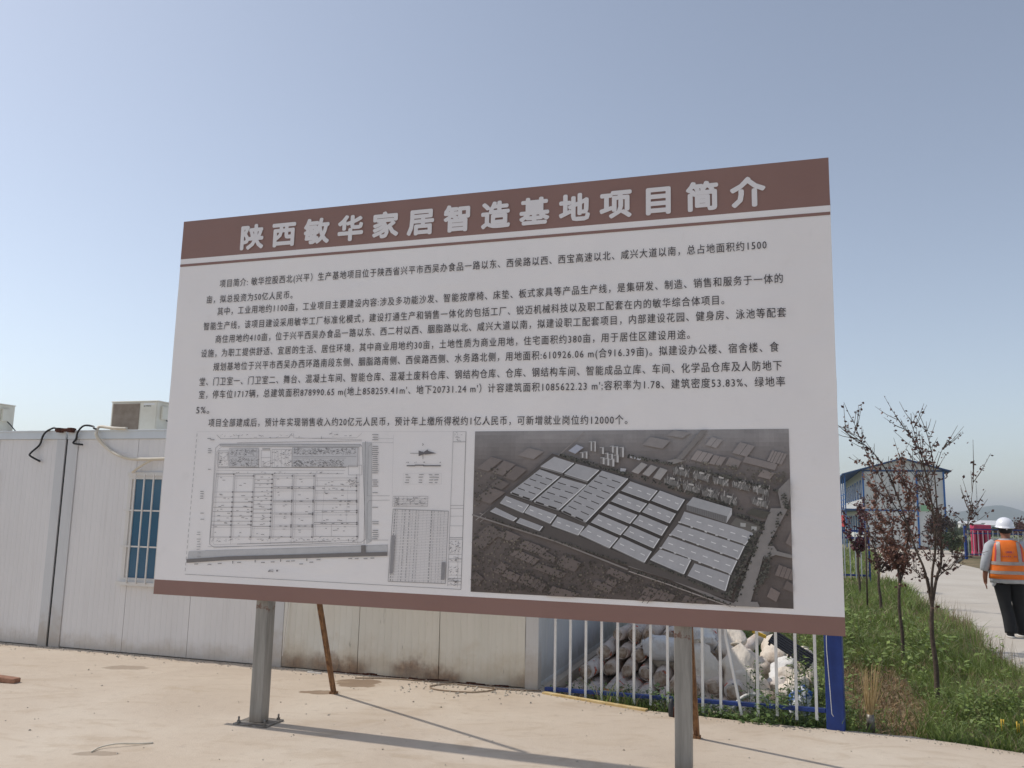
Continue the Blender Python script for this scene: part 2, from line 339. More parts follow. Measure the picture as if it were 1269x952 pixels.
# ------------------------------------------------------------------ project board
board = tag(empty('project_board', site(-.935, .07), -AZ), 'large white and brown notice board with text, plan and aerial picture on steel posts', 'notice board')
W, Z0, Z1 = 5.028, .900, 3.915
def ripple(x, z):
    e = min(x, W-x, z-Z0, Z1-z); k = max(0, 1-e/.35)
    return .0016*noise.noise(Vector((x*1.3, z*1.1, 0)))+.0032*k*noise.noise(Vector((x*3.2+z*2, z*4, 3)))
def sheet_grid(name, x0, x1, z0, z1, mat, dy=0):
    nx = max(2, int((x1-x0)/.05)); nz = max(1, int((z1-z0)/.05)); m = MB()
    vs = [(x0+(x1-x0)*i/nx, dy+ripple(x0+(x1-x0)*i/nx, z0+(z1-z0)*j/nz)*.8, z0+(z1-z0)*j/nz) for j in range(nz+1) for i in range(nx+1)]
    fs = [(j*(nx+1)+i, j*(nx+1)+i+1, (j+1)*(nx+1)+i+1, (j+1)*(nx+1)+i) for j in range(nz) for i in range(nx)]
    return m.add(vs, fs, 0, True).build(name, mat, board)
# core board with slightly wavy wrapped edge
m = MB(); m.box(.004, W-.004, .008, .050, Z0+.004, Z1-.004); m.build('backing_board', 'vinyl_white', board)
sheet_grid('vinyl_face', 0, W, 1.010, 3.592, 'vinyl_white'); sheet_grid('header_band', 0, W, 3.592, Z1, 'vinyl_brown'); sheet_grid('footer_band', 0, W, Z0, 1.010, 'vinyl_brown')
def wrap(name, z0, z1, mat):
    n = max(2, int((z1-z0)/.06))
    for xe, sgn in ((0, -1), (W, 1)):
        m = MB(); vs = []
        for j in range(n+1):
            z = z0+(z1-z0)*j/n; dx = sgn*.004*noise.noise(Vector((xe, z*6, 1))); vs += [(xe, ripple(xe, z)*.8, z), (xe+dx+sgn*.002, .03, z), (xe+dx*.5, .055, z)]
        fs = [(j*3+a, (j+1)*3+a, (j+1)*3+a+1, j*3+a+1) for j in range(n) for a in (0, 1)]
        m.add(vs, fs, 0, True); m.build(name, mat, board)
wrap('side_wrap', 1.010, 3.592, 'vinyl_white'); wrap('header_wrap', 3.592, Z1, 'vinyl_brown'); wrap('footer_wrap', Z0, 1.010, 'vinyl_brown')
m = MB(); m.box(0, W, .001, .055, Z1-.002, Z1+.0015); m.build('top_wrap', 'vinyl_brown', board)
m = MB(); m.box(0, W, .001, .055, Z0-.0015, Z0+.002); m.build('bottom_wrap', 'vinyl_brown', board)
sheet_grid('rule_line', 0.001, W-.001, 3.527, 3.548, 'vinyl_brown', -.0022)
# lettering
def lettering(name, text, u0, u1, zc, h, mat, off=0., spacing=1.0, dz=0, parent=board, y=-.0065):
    c = bpy.data.curves.new(name, 'FONT'); c.body = text; c.size = 1; c.offset = 0; c.space_character = spacing; c.resolution_u = 2; c.fill_mode = 'FRONT' if hasattr(c, 'fill_mode') and 'FRONT' in c.bl_rna.properties['fill_mode'].enum_items.keys() else c.fill_mode
    o = bpy.data.objects.new('t', c); COL.objects.link(o); bpy.context.view_layer.update()
    me = bpy.data.meshes.new_from_object(o.evaluated_get(bpy.context.evaluated_depsgraph_get())); bpy.data.objects.remove(o)
    co = np.empty(len(me.vertices)*3, np.float32); me.vertices.foreach_get('co', co); co = co.reshape(-1, 3)
    x0, x1, y0, y1 = co[:, 0].min(), co[:, 0].max(), co[:, 1].min(), co[:, 1].max()
    nx = u0+(co[:, 0]-x0)/(x1-x0)*(u1-u0); ny = (co[:, 1]-(y0+y1)/2)*h/(y1-y0)+zc+dz*(co[:, 0]-x0)/(x1-x0)
    tris = []; me.calc_loop_triangles()
    tri = np.array([t.vertices[:] for t in me.loop_triangles], np.int32)
    sh = [(0, 0)] if off == 0 else [(off*math.cos(a), off*math.sin(a)) for a in np.linspace(0, 2*math.pi, 9 if off > .004 else 3)[:-1]]
    vs = []; fs = []
    for k, (dx, dz_) in enumerate(sh): vs.append(np.stack([nx+dx, np.full_like(nx, y-k*2e-5), ny+dz_], 1)); fs.append(tri+k*len(nx))
    vs = np.concatenate(vs); fs = np.concatenate(fs); me = bpy.data.meshes.new(name); me.from_pydata(vs.tolist(), [], fs.tolist())
    me.materials.clear(); me.materials.append(MAT[mat]); o = bpy.data.objects.new(name, me); COL.objects.link(o); o.parent = parent; return o
lettering('title_lettering', '陕西敏华家居智造基地项目简介', .581, 4.625, 3.729, .196, 'print_title', .0085, 1.62)['kind'] = 'stuff'
TXT = [('项目简介: 敏华控股西北(兴平）生产基地项目位于陕西省兴平市西吴办食品一路以东、西侯路以西、西宝高速以北、咸兴大道以南，总占地面积约1500', .405, 4.63, 3.354, .096, .0),
 ('亩，拟总投资为50亿人民币。', .29, 1.086, 3.232, .084, -.004),
 ('其中，工业用地约1100亩，工业项目主要建设内容:涉及多功能沙发、智能按摩椅、床垫、板式家具等产品生产线，是集研发、制造、销售和服务于一体的', .402, 4.725, 3.129, .084, -.004),
 ('智能生产线，该项目建设采用敏华工厂标准化模式，建设打通生产和销售一体化的包括工厂、锐迈机械科技以及职工配套在内的敏华综合体项目。', .281, 4.355, 3.012, .084, -.01),
 ('商住用地约410亩，位于兴平西吴办食品一路以东、西二村以西、胭脂路以北、咸兴大道以南，拟建设职工配套项目，内部建设花园、健身房、泳池等配套', .404, 4.74, 2.902, .084, -.003),
 ('设施，为职工提供舒适、宜居的生活、居住环境，其中商业用地约30亩，土地性质为商业用地，住宅面积约380亩，用于居住区建设用途。', .278, 4.13, 2.790, .084, -.01),
 ('规划基地位于兴平市西吴办西环路南段东侧、胭脂路南侧、西侯路西侧、水务路北侧，用地面积:610926.06 m(合916.39亩)。拟建设办公楼、宿舍楼、食', .403, 4.69, 2.674, .096, -.004),
 ('堂、门卫室一、门卫室二、舞台、混凝土车间、智能仓库、混凝土废料仓库、钢结构仓库、仓库、钢结构车间、智能成品立库、车间、化学品仓库及人防地下', .283, 4.705, 2.562, .084, -.008),
 ("室，停车位1717辆，总建筑面积878990.65 m(地上858259.41m'、地下20731.24 m'）计容建筑面积1085622.23 m';容积率为1.78、建筑密度53.83%、绿地率", .286, 4.722, 2.453, .096, -.008),
 ('5%。', .272, .395, 2.332, .07, 0),
 ('项目全部建成后，预计年实现销售收入约20亿元人民币，预计年上缴所得税约1亿人民币，可新增就业岗位约12000个。', .396, 3.715, 2.232, .084, -.015)]
for t, a, b, z, h, dz in TXT: lettering('text_line', t, a, b, z, h*.80, 'print_black', .0003, 1.18, dz=dz)['kind'] = 'stuff'
# prints on the board: positions on the vinyl from measured print coordinates (perspective rectified)
HM = [0.0093416434, 0.00076515282, -2.3386462, 0.00083958034, -0.0073156749, 6.3310021, 0.00042120144, 0.00020327674]
def rect(x, y):
    k = HM[6]*x+HM[7]*y+1; return ((HM[0]*x+HM[1]*y+HM[2])/k, (HM[3]*x+HM[4]*y+HM[5])/k)
sA = lambda x, y: rect(580+x/6.345, 530+y/6.345)
sB = lambda x, y: rect(780+x/6.043, 530+y/6.043)
sC = lambda x, y: rect(580+x/6.345, 630+y/6.345)
sD = lambda x, y: rect(780+x/6.043, 630+y/6.043)
sZ = lambda x, y: rect(570+x/2.644, 520+y/2.644)
sP = lambda x, y: rect(190+x/3.1725, 520+y/3.1725)
class Print:
    def __init__(s): s.v = []; s.q = []; s.c = []; s.k = 0
    def quad(s, pts, col, layer=None):
        s.k += 1; y = -.003-(layer if layer is not None else s.k*4e-6)
        b = len(s.v); s.v += [(a, y, z) for a, z in pts]; s.c += [col[:3]]*4; s.q += [b, b+1, b+2, b+3]
    def line(s, a, b, w, col):
        a = Vector(a); b = Vector(b); d = (b-a)
        if d.length < 1e-6: return
        n = Vector((-d.y, d.x)).normalized()*w/2; s.quad([a-n, b-n, b+n, a+n], col)
    def poly(s, f, pts, w, col):
        for a, b in zip(pts[:-1], pts[1:]): s.line(f(*a), f(*b), w, col)
    def build(s, name, mat): return attr_mesh(name, np.array(s.v), np.array(s.q), 4, np.array(s.c), mat, board)
PX0, PX1, PZ0, PZ1 = 2.633, 4.737, 1.044, 2.147
P = Print()
def shade(u, v):      # printed picture: hazy lighter band along its top, dark brown lower down
    t = (v-PZ0)/(PZ1-PZ0); s = (u-PX0)/(PX1-PX0)
    a = Vector((.105, .082, .074)); b = Vector((.19, .163, .152)); c = Vector((.36, .35, .355))
    k = max(0, (t-.72)/.28)**1.6; q = a.lerp(b, min(1, max(0, t*1.1+.1*s))); q = q.lerp(c, k*.75)
    return q*(1+.25*noise.noise(Vector((u*3, v*6, 0)))+.15*noise.noise(Vector((u*11, v*16, 2))))
nu, nv = 70, 40
for a in range(nu):
    for b in range(nv):
        u, v = PX0+(PX1-PX0)*(a+.5)/nu, PZ0+(PZ1-PZ0)*(b+.5)/nv; du, dv = (PX1-PX0)/nu/2, (PZ1-PZ0)/nv/2
        P.quad([(u-du, v-dv), (u+du, v-dv), (u+du, v+dv), (u-du, v+dv)], shade(u, v), layer=0.)
inside = lambda u, v: PX0+.01 < u < PX1-.01 and PZ0+.01 < v < PZ1-.01
def clipq(pts): return [(min(max(u, PX0), PX1), min(max(v, PZ0), PZ1)) for u, v in pts]
def mulc(c, k): return tuple(x*k for x in c[:3])
rs = random.Random(3)
# faint surrounding blocks
def block(f, x, y, a, b, c, d, col):
    P.quad(clipq([f(x, y), f(x+a, y+b), f(x+a+c, y+b+d), f(x+c, y+d)]), col)
def sblock(f, x, y, a, b, c, d, k=1.35, strips=0):
    u, v = f(x, y); base = shade(u, v)
    block(f, x, y, a, b, c, d, mulc(base, k))
    for j in range(strips):
        t = (j+1)/(strips+1); P.line(f(x+a*t, y+b*t), f(x+a*t+c, y+b*t+d), .003, mulc(base, .55))
for q in [(75,320,90,25,110,-90),(190,350,90,30,100,-90),(280,390,90,30,100,-90),(180,450,90,40,60,-50),(60,560,120,40,120,-90),(400,220,120,30,80,-60)]: sblock(sA, *q, 1.22)
for q in [(390,300,190,70,60,-50,1.4,3),(330,365,190,80,50,-45,1.4,4),(190,490,60,30,90,-70),(270,530,110,50,40,-50),(395,575,90,40,50,-70,1.4,2),(490,610,90,45,45,-60,1.4,2),(510,470,220,80,50,-40),(690,440,150,60,60,-70),(980,610,130,60,30,-50),(1080,580,70,40,30,-40),(1090,510,170,70,30,-50),(620,690,210,60,50,-80,1.7),(80,200,110,60,90,-70,1.25),(240,220,120,50,60,-50,1.25),(560,370,110,60,40,-40),(30,270,90,50,80,-60,1.2),(20,560,60,50,50,-60,1.2)]: sblock(sC, *q)
for q in [(90,640,220,70,40,-60,1.6,4),(60,700,110,20,40,-50,1.6,2),(390,700,90,20,30,-50,1.6),(500,710,60,15,20,-30),(1090,500,130,40,30,-80,1.7,3),(1030,660,70,40,30,-70,1.9),(1150,600,80,30,30,-60),(1170,260,50,30,40,-90,1.6),(900,90,150,10,10,-60,1.1)]: sblock(sD, *q)
for q in [(460,240,120,30,50,-70,1.4,2),(595,270,90,20,40,-65,1.4,1),(720,280,90,30,30,-60,1.4,0),(570,130,80,25,50,-60,1.25,1),(770,190,110,30,60,-80,1.35,1),(850,260,240,60,20,-45,1.3),(960,365,90,25,40,-50,1.5),(1030,250,60,20,40,-80,1.3,2),(1080,260,60,20,40,-80,1.3,2),(100,130,150,30,60,-60,1.15),(280,60,120,20,60,-40,1.1)]: sblock(sB, *q)
# tree dots
def dots(f, x0, x1, y0, y1, n, keep=None, dark=.5, lite=1.5, sz=.006):
    for _ in range(n):
        x, y = rs.uniform(x0, x1), rs.uniform(y0, y1)
        if keep and not keep(x, y): continue
        u, v = f(x, y)
        if not inside(u, v): continue
        c = shade(u, v); k = rs.choice([dark, dark*1.2, lite]); s_ = sz*rs.uniform(.5, 1.3); cc = (c[0]*k, c[1]*k*1.05, c[2]*k*.9)
        P.quad([(u-s_, v-s_*.5), (u+s_*.3, v-s_), (u+s_, v+s_*.4), (u-s_*.4, v+s_)], cc)
dots(sC, 30, 1260, 120, 720, 1700, lambda x, y: y > 150+.33*(x-350)+60 or x < 350); dots(sA, 50, 500, 320, 690, 260, lambda x, y: x < 700-y)
dots(sB, 330, 1180, 170, 480, 500, lambda x, y: y > 190+.12*x, .6, 1.2); dots(sD, 0, 700, 440, 740, 500, lambda x, y: y > 470+.33*x)
# roads
road_c = (.27, .25, .24); thin = (.32, .29, .275)
P.quad(clipq([sD(1060, 0), sD(1190, 0), sD(1010, 330), sD(930, 330)]), road_c); P.quad(clipq([sD(930, 325), sD(1015, 325), sD(900, 760), sD(790, 760)]), road_c); P.quad(clipq([sD(1000, 280), sD(1080, 280), sD(1120, 340), sD(1010, 380)]), road_c)
P.quad(clipq([sD(1110, 320), sD(1230, 350), sD(1230, 375), sD(1100, 350)]), road_c); P.quad(clipq([sB(1110, 470), sB(1200, 380), sB(1210, 520), sB(1150, 660)]), road_c); P.quad(clipq([sD(800, 690), sD(960, 700), sD(980, 765), sD(760, 740)]), road_c)
P.quad(clipq([sB(350, 240), sB(400, 240), sB(590, 20), sB(540, 20)]), mulc(road_c, .9)); P.quad(clipq([sB(280, 250), sB(350, 235), sB(420, 250), sB(330, 275)]), mulc(road_c, 1.1))
P.poly(sZ, [(55, 330), (200, 215), (330, 115), (410, 42)], .006, thin); P.poly(sZ, [(70, 335), (210, 222)], .004, thin)
P.poly(sC, [(40, 50), (350, 150), (700, 260), (1260, 480)], .010, mulc(thin, .85)); P.poly(sC, [(100, 40), (600, 200), (1260, 430)], .005, mulc(thin, 1.1)); P.poly(sC, [(330, 70), (420, 110), (900, 290), (1265, 405)], .014, mulc(thin, .75))
P.poly(sD, [(0, 425), (300, 520), (700, 690), (800, 725)], .018, mulc(thin, .8)); P.poly(sD, [(0, 470), (300, 570), (760, 735)], .006, mulc(thin, 1.3)); P.poly(sD, [(0, 400), (420, 540), (760, 680)], .005, mulc(thin, 1.2))
# dark ground of the plant itself
P.quad([sZ(75, 315), sZ(305, 112), sZ(1000, 350), sZ(880, 590)], (.10, .086, .08))
RF = (.44, .44, .46); RW = (.78, .78, .79); DK = (.045, .038, .035); SD = (.22, .21, .205)
lerp = lambda a, b, t: (a[0]+(b[0]-a[0])*t, a[1]+(b[1]-a[1])*t)
def roof(f, q, dashes=0, rows=1, side=14, split=None, col=RF, gap=.05, rim=True):
    """q: far-left, far-right, near-right, near-left corners"""
    a, b, c, d = q
    pd = {sA: 17, sZ: 8, sD: 16, sB: 14, sC: 16}[f]; P.quad([f(a[0]-2, a[1]), f(b[0]+pd, b[1]+pd*.2), f(c[0]+pd, c[1]+side), f(d[0]-3, d[1]+side)], DK)
    P.quad([f(*d), f(*c), f(c[0], c[1]+side*.6), f(d[0], d[1]+side*.6)], SD)
    for r in range(rows):
        t0, t1 = r/rows+(gap/2 if r else 0), (r+1)/rows-(gap/2 if r < rows-1 else 0)
        q4 = [lerp(a, d, t0), lerp(b, c, t0), lerp(b, c, t1), lerp(a, d, t1)]
        k = rs.uniform(.93, 1.07); P.quad([f(*x) for x in q4], mulc(col, k))
        if rim: P.line(f(*q4[1]), f(*q4[2]), .006, RW); P.line(f(*q4[3]), f(*q4[2]), .003, mulc(RW, .8))
        if dashes:
            m0, m1 = lerp(q4[0], q4[3], .5), lerp(q4[1], q4[2], .5)
            for e in range(dashes):
                P.line(f(*lerp(m0, m1, (e+.3)/dashes)), f(*lerp(m0, m1, (e+.72)/dashes)), .0055, (.78, .78, .78))
        if split:
            for e in range(split):
                P.line(f(*lerp(q4[3], q4[2], (e+.15)/split)), f(*lerp(q4[3], q4[2], (e+.8)/split)), .011, DK)
roof(sA, [(685, 230), (838, 280), (750, 355), (578, 305)], side=26); roof(sA, [(855, 285), (1035, 335), (945, 420), (765, 362)], side=28)
roof(sA, [(570, 330), (725, 385), (510, 570), (340, 510)], rows=5, split=2, side=22, gap=0); roof(sA, [(740, 393), (935, 450), (722, 645), (525, 580)], rows=5, split=2, side=22, gap=0)
roof(sZ, [(468, 168), (552, 194), (415, 335), (335, 298)], rows=8, split=2, side=9, gap=0)
roof(sZ, [(153, 250), (228, 279), (210, 305), (135, 273)], 2, side=6); roof(sZ, [(233, 281), (318, 312), (298, 340), (215, 304)], 3, side=6); roof(sZ, [(322, 318), (409, 350), (390, 378), (303, 346)], 3, side=6)
roof(sZ, [(120, 288), (190, 322), (178, 332), (103, 300)], side=5); roof(sZ, [(200, 322), (274, 350), (263, 364), (188, 336)], side=5)
roof(sZ, [(560, 203), (648, 233), (492, 420), (395, 375)], 3, rows=5, side=7, gap=.05); roof(sZ, [(657, 233), (737, 262), (606, 467), (502, 418)], 3, rows=5, side=7, gap=.05)
roof(sD, [(415, 25), (935, 180), (870, 268), (378, 103)], 6, side=10); roof(sD, [(367, 119), (862, 282), (817, 376), (308, 193)], 6, side=10); roof(sD, [(295, 210), (806, 391), (760, 488), (242, 290)], 6, side=10)
roof(sD, [(232, 306), (462, 384), (410, 490), (160, 382)], 3, side=12); roof(sD, [(491, 411), (753, 501), (720, 615), (440, 500)], 3, side=12)
for q in [(380,105),(470,140),(575,175),(655,200),(745,235),(865,270),(310,200),(410,233),(515,270),(690,335),(808,376),(240,298),(345,333),(450,375),(530,405),(635,443),(755,490)]: P.quad([sD(q[0]-9, q[1]+4), sD(q[0]+9, q[1]+7), sD(q[0]+9, q[1]-5), sD(q[0]-9, q[1]-7)], (.6, .6, .6))
P.quad([sB(430, 575), sB(735, 665), sB(728, 715), sB(430, 618)], (.2, .195, .195)); P.quad([sB(735, 665), sB(770, 605), sB(770, 650), sB(728, 715)], (.55, .55, .56))
P.quad([sB(480, 520), sB(770, 605), sB(737, 665), sB(430, 578)], (.42, .425, .44))
for j in range(22):
    t = j/22; P.line(sB(430+300*t, 580+88*t), sB(430+298*t, 615+95*t), .002, (.1, .095, .095))
# tanks, pool, sheds
P.quad([sA(795, 185), sA(860, 135), sA(915, 158), sA(850, 208)], (.45, .47, .55)); P.quad([sB(20, 330), sB(95, 262), sB(140, 280), sB(70, 350)], (.4, .38, .37)); P.quad([sB(100, 350), sB(165, 280), sB(215, 298), sB(150, 368)], (.4, .38, .37)); P.quad([sB(180, 375), sB(235, 300), sB(290, 320), sB(235, 395)], (.4, .38, .37))
P.quad([sD(880, 40), sD(920, 0), sD(1060, 30), sD(1010, 80)], (.09, .085, .07)); P.quad([sD(760, 120), sD(800, 70), sD(990, 140), sD(940, 190)], (.16, .15, .135))
for x, y in ((853, 122), (935, 148)): P.quad([sD(x-20, y-14), sD(x+20, y-10), sD(x+18, y+18), sD(x-20, y+14)], (.45, .45, .44))
P.quad([sA(1205, 320), sA(1250, 325), sA(1240, 350), sA(1200, 345)], (.5, .5, .52)); P.quad([sB(10, 215), sB(100, 235), sB(80, 246), sB(10, 228)], (.55, .56, .6))
def tower(f, x, y, w, h):
    P.quad([f(x, y), f(x+w*.6, y), f(x+w*.6, y-h), f(x, y-h)], (.2, .185, .18)); P.quad([f(x+w*.6, y), f(x+w, y), f(x+w, y-h), f(x+w*.6, y-h)], (.6, .59, .58)); P.line(f(x, y-h), f(x+w, y-h-4), .003, (.6, .6, .6))
for x, y, w_, h_ in [(955,185,26,70),(985,190,26,75),(1040,210,34,50),(885,240,28,40),(915,245,30,50),(1120,200,30,50),(1150,215,36,60),(1195,235,36,75),(1080,250,30,45),(1112,262,34,50),(1150,275,40,55),(1045,290,34,50),(1080,300,36,52),(1118,308,38,56)]: tower(sA, x, y, w_, h_)
for row, (xa, ya, xb, yb) in enumerate([(320, 330, 1060, 500), (255, 400, 820, 580), (900, 560, 1060, 590)]):
    n_ = (5, 4, 1)[row]
    for j in range(n_):
        t = (j+.5)/n_; cx, cy = xa+(xb-xa)*t, ya+(yb-ya)*t
        P.quad([sB(cx-66, cy-48), sB(cx+50, cy-14), sB(cx+60, cy+30), sB(cx-60, cy-4)], (.19, .18, .17))
        for _ in range(46):
            x, y = cx+rs.uniform(-62, 62), cy+rs.uniform(-38, 30); h_ = rs.uniform(16, 42); k = rs.choice([.12, .2, .2, .38, .5])
            P.line(sB(x, y+.2*(x-cx)), sB(x+rs.uniform(-5, 18), y+.2*(x-cx)-h_), rs.uniform(.0012, .004), (k, k*.95, k*.9))
        P.quad([sB(cx-18, cy-50), sB(cx+18, cy-42), sB(cx+18, cy-30), sB(cx-18, cy-36)], (.55, .53, .5))
for line_ in ([(640,205),(1100,350)], ): pass
def treeline(f, a, b, n, jit, sz=.007):
    for j in range(n):
        t = rs.random(); x, y = a[0]+(b[0]-a[0])*t+rs.uniform(-jit, jit), a[1]+(b[1]-a[1])*t+rs.uniform(-jit, jit); u, v = f(x, y)
        if inside(u, v):
            k = rs.choice([.03, .045, .09, .12]); s_ = sz*rs.uniform(.5, 1.2); P.quad([(u-s_, v-s_*.5), (u+s_*.3, v-s_), (u+s_, v+s_*.4), (u-s_*.4, v+s_)], (k, k*.97, k*.8))
treeline(sB, (0, 350), (860, 610), 160, 14); treeline(sB, (0, 215), (320, 275), 70, 10); treeline(sB, (430, 290), (1110, 470), 120, 9); treeline(sA, (740, 220), (1260, 365), 130, 10); treeline(sD, (940, 180), (740, 660), 170, 22); treeline(sD, (1000, 130), (800, 680), 110, 18); treeline(sD, (1140, 30), (940, 640), 90, 22)
treeline(sD, (150, 410), (420, 510), 50, 7); treeline(sD, (440, 530), (720, 640), 50, 7); treeline(sC, (200, 80), (1260, 440), 150, 8, .005); treeline(sD, (0, 450), (760, 720), 120, 8, .005); treeline(sD, (1040, 380), (1000, 560), 50, 25); treeline(sB, (1150, 500), (1200, 660), 50, 20); treeline(sD, (800, 40), (1000, 120), 60, 12)
P.build('aerial_picture', 'print_picture')
# site plan drawing
D = Print(); K1 = (.16, .15, .155); K2 = (.33, .32, .325); K3 = (.46, .45, .455)
def L(pts, w=.0028, c=K2): D.poly(sP, pts, w*.72, c)
D.quad([sP(135, 548), sP(140, 518), sP(922, 492), sP(922, 520)], (.56, .555, .56)); D.quad([sP(548, 110), sP(805, 112), sP(803, 185), sP(548, 185)], (.66, .65, .66)); D.quad([sP(302, 113), sP(415, 115), sP(412, 185), sP(300, 185)], (.66, .65, .66)); D.quad([sP(822, 90), sP(860, 90), sP(858, 480), sP(838, 490)], (.57, .565, .57)); D.quad([sP(262, 95), sP(815, 97), sP(815, 108), sP(262, 106)], (.55, .545, .55))
for y in range(55, 600, 22): L([(173-(y-55)*.087, y), (173-(y+13-55)*.087, y+13)], .0035, K1)
L([(125, 608), (1210, 668)], .0032, K1); L([(1230, 48), (1210, 668)], .004, K1); L([(1180, 48), (1158, 655)], .003, K2); L([(1180, 48), (1230, 48)], .003); L([(700, 48), (1180, 48)], .0012, K3); L([(173, 48), (560, 48)], .0012, K3)
for y, ww in ((88, .005), (338, .003), (350, .0025), (380, .0025), (418, .0025), (465, .005), (472, .003), (530, .003), (548, .004), (560, .002), (612, .002), (625, .004), (636, .004), (650, .003)): L([(1180-(y-48)*.036, y), (1230-(y-48)*.032, y)], ww)
L([(1200, 475), (1196, 660)], .002)
# outer roads
L([(262, 98), (815, 98), (822, 108), (836, 470), (820, 482), (240, 503), (222, 490), (222, 480), (246, 112), (262, 98)], .004, K2); L([(270, 108), (806, 108), (812, 118), (806, 468), (795, 474), (240, 492), (234, 480), (256, 118), (270, 108)], .002, K2)
L([(250, 60), (266, 76), (532, 72), (546, 55)], .004, K2); L([(552, 55), (552, 72), (822, 80)], .0025); L([(330, 92), (820, 84)], .003, K1); L([(560, 74), (800, 72), (820, 55)], .002)
L([(835, 85), (829, 490)], .0035, K1); L([(842, 85), (840, 480)], .0015); L([(860, 96), (848, 104), (842, 300), (930, 300)], .003); L([(945, 75), (868, 75)], .0015); L([(945, 92), (862, 90)], .002); L([(945, 60), (940, 300)], .0012, K3); L([(930, 317), (850, 318), (842, 330), (842, 465), (850, 474), (925, 474)], .003)
L([(215, 500), (590, 495), (820, 490)], .0025); L([(205, 515), (600, 505), (925, 493)], .0018); L([(330, 490), (700, 480)], .003, K1)
L([(255, 190), (758, 188)], .0045, K1); L([(250, 200), (755, 200)], .002); L([(247, 213), (750, 213)], .003); L([(250, 125), (222, 490)], .003); L([(262, 120), (236, 480)], .0015)
# upper blocks
for q in [(255, 122, 296, 185), (258, 128, 294, 160), (300, 113, 415, 187), (425, 122, 462, 185), (425, 122, 462, 150), (468, 118, 545, 188), (548, 110, 805, 186), (768, 180, 820, 218)]: L([(q[0], q[1]), (q[2], q[1]), (q[2], q[3]), (q[0], q[3]), (q[0], q[1])], .003)
def scrib(x0, x1, y0, y1, n, c=(K1, K2), l=9):
    for _ in range(n):
        x, y = rs.uniform(x0, x1), rs.uniform(y0, y1); a = rs.choice([0, 0, .5, -.5, 1.57, 2.6]); k = rs.uniform(.4, 1)*l; D.line(sP(x, y), sP(x+k*math.cos(a), y+k*math.sin(a)*.8), rs.uniform(.0012, .0035), rs.choice(c))
scrib(304, 412, 116, 140, 110); scrib(304, 412, 150, 183, 130); scrib(552, 795, 113, 136, 230); scrib(552, 750, 158, 184, 210); scrib(430, 460, 160, 185, 18); scrib(258, 292, 126, 182, 30); scrib(470, 542, 122, 182, 60)
L([(552, 146), (800, 146)], .003); L([(552, 152), (760, 152)], .002); L([(302, 146), (412, 146)], .002); L([(430, 116), (462, 116)], .007, K1)
for x in (478, 492, 505, 520, 532): L([(x, 120), (x, 186)], .002)
# factory grid
cols = [(250, 318, 222, 302), (324, 396, 306, 381), (402, 470, 387, 458), (477, 549, 466, 541), (556, 634, 549, 624), (641, 800, 630, 803)]
def cx(k, s, y): c = cols[k]; t = (y-215)/280; return (c[0]+(c[2]-c[0])*t) if s == 0 else (c[1]+(c[3]-c[1])*t)
rowsets = [[215, 285, 305, 325, 345, 362, 380, 400, 415, 462], [222, 285, 305, 325, 345, 362, 380, 400, 415, 462], [217, 235, 252, 268, 285, 302, 318, 335, 352, 368, 385, 400, 420, 462], [222, 265, 272, 318, 324, 368, 374, 415, 422, 462], [222, 265, 272, 318, 324, 368, 374, 415, 422, 462], [230, 262, 280, 318, 324, 358, 366, 405, 412, 460]]
for k, rows_ in enumerate(rowsets):
    for s in (0, 1): L([(cx(k, s, 215), 215), (cx(k, s, 465), 465)], .003, K2)
    L([(cx(k, 1, 215)+3, 215), (cx(k, 1, 490)+3, 490)], .0018)
    for y in rows_: L([(cx(k, 0, y), y), (cx(k, 1, y), y)], rs.choice([.0022, .0035, .004]), rs.choice([K1, K2, K2]))
    for y0_, y1_ in zip(rows_[:-1], rows_[1:]):
        w_ = cx(k, 1, y0_)-cx(k, 0, y0_)
        for _ in range(2 if w_ < 100 else 6):
            x = cx(k, 0, y0_)+rs.uniform(.15, .8)*w_; y = rs.uniform(y0_+2, y1_-2); D.line(sP(x, y), sP(x+rs.uniform(5, 12), y), .003, K1)
        if y1_-y0_ > 30: L([(cx(k, 0, y0_)+8, y0_), (cx(k, 0, y1_)+8, y1_)], .0015); L([(cx(k, 0, y0_), y0_+9), (cx(k, 1, y0_), y0_+9)], .0018)
    for y in rows_: D.line(sP(cx(k, 1, y)-3, y), sP(cx(k, 1, y)+3, y), .009, K1)
L([(702, 412), (702, 460)], .003); L([(675, 262), (665, 405)], .0015); L([(768, 262), (760, 405)], .0015); scrib(765, 805, 235, 262, 26, l=12)
scrib(225, 800, 465, 480, 60, l=12); scrib(300, 800, 205, 212, 22, (K1,)); scrib(270, 800, 58, 70, 26, (K1, K2), 14)
def labels(x0, x1, ys_, c=K2):
    for y in ys_: D.line(sP(x0+rs.uniform(0, 3), y), sP(x1+rs.uniform(-3, 3), y), .0055, c)
labels(862, 886, [60, 70, 80] + list(range(106, 216, 8))+[238, 246, 254, 262, 288, 345, 402, 410, 436, 444, 453, 461, 469]); labels(215, 230, [75, 115, 123, 131, 196]); labels(186, 201, [283, 292, 301, 310, 368, 392]); labels(173, 187, [443, 452, 470, 480, 490, 500, 510, 524, 538], K3)
labels(225, 240, [80]); 
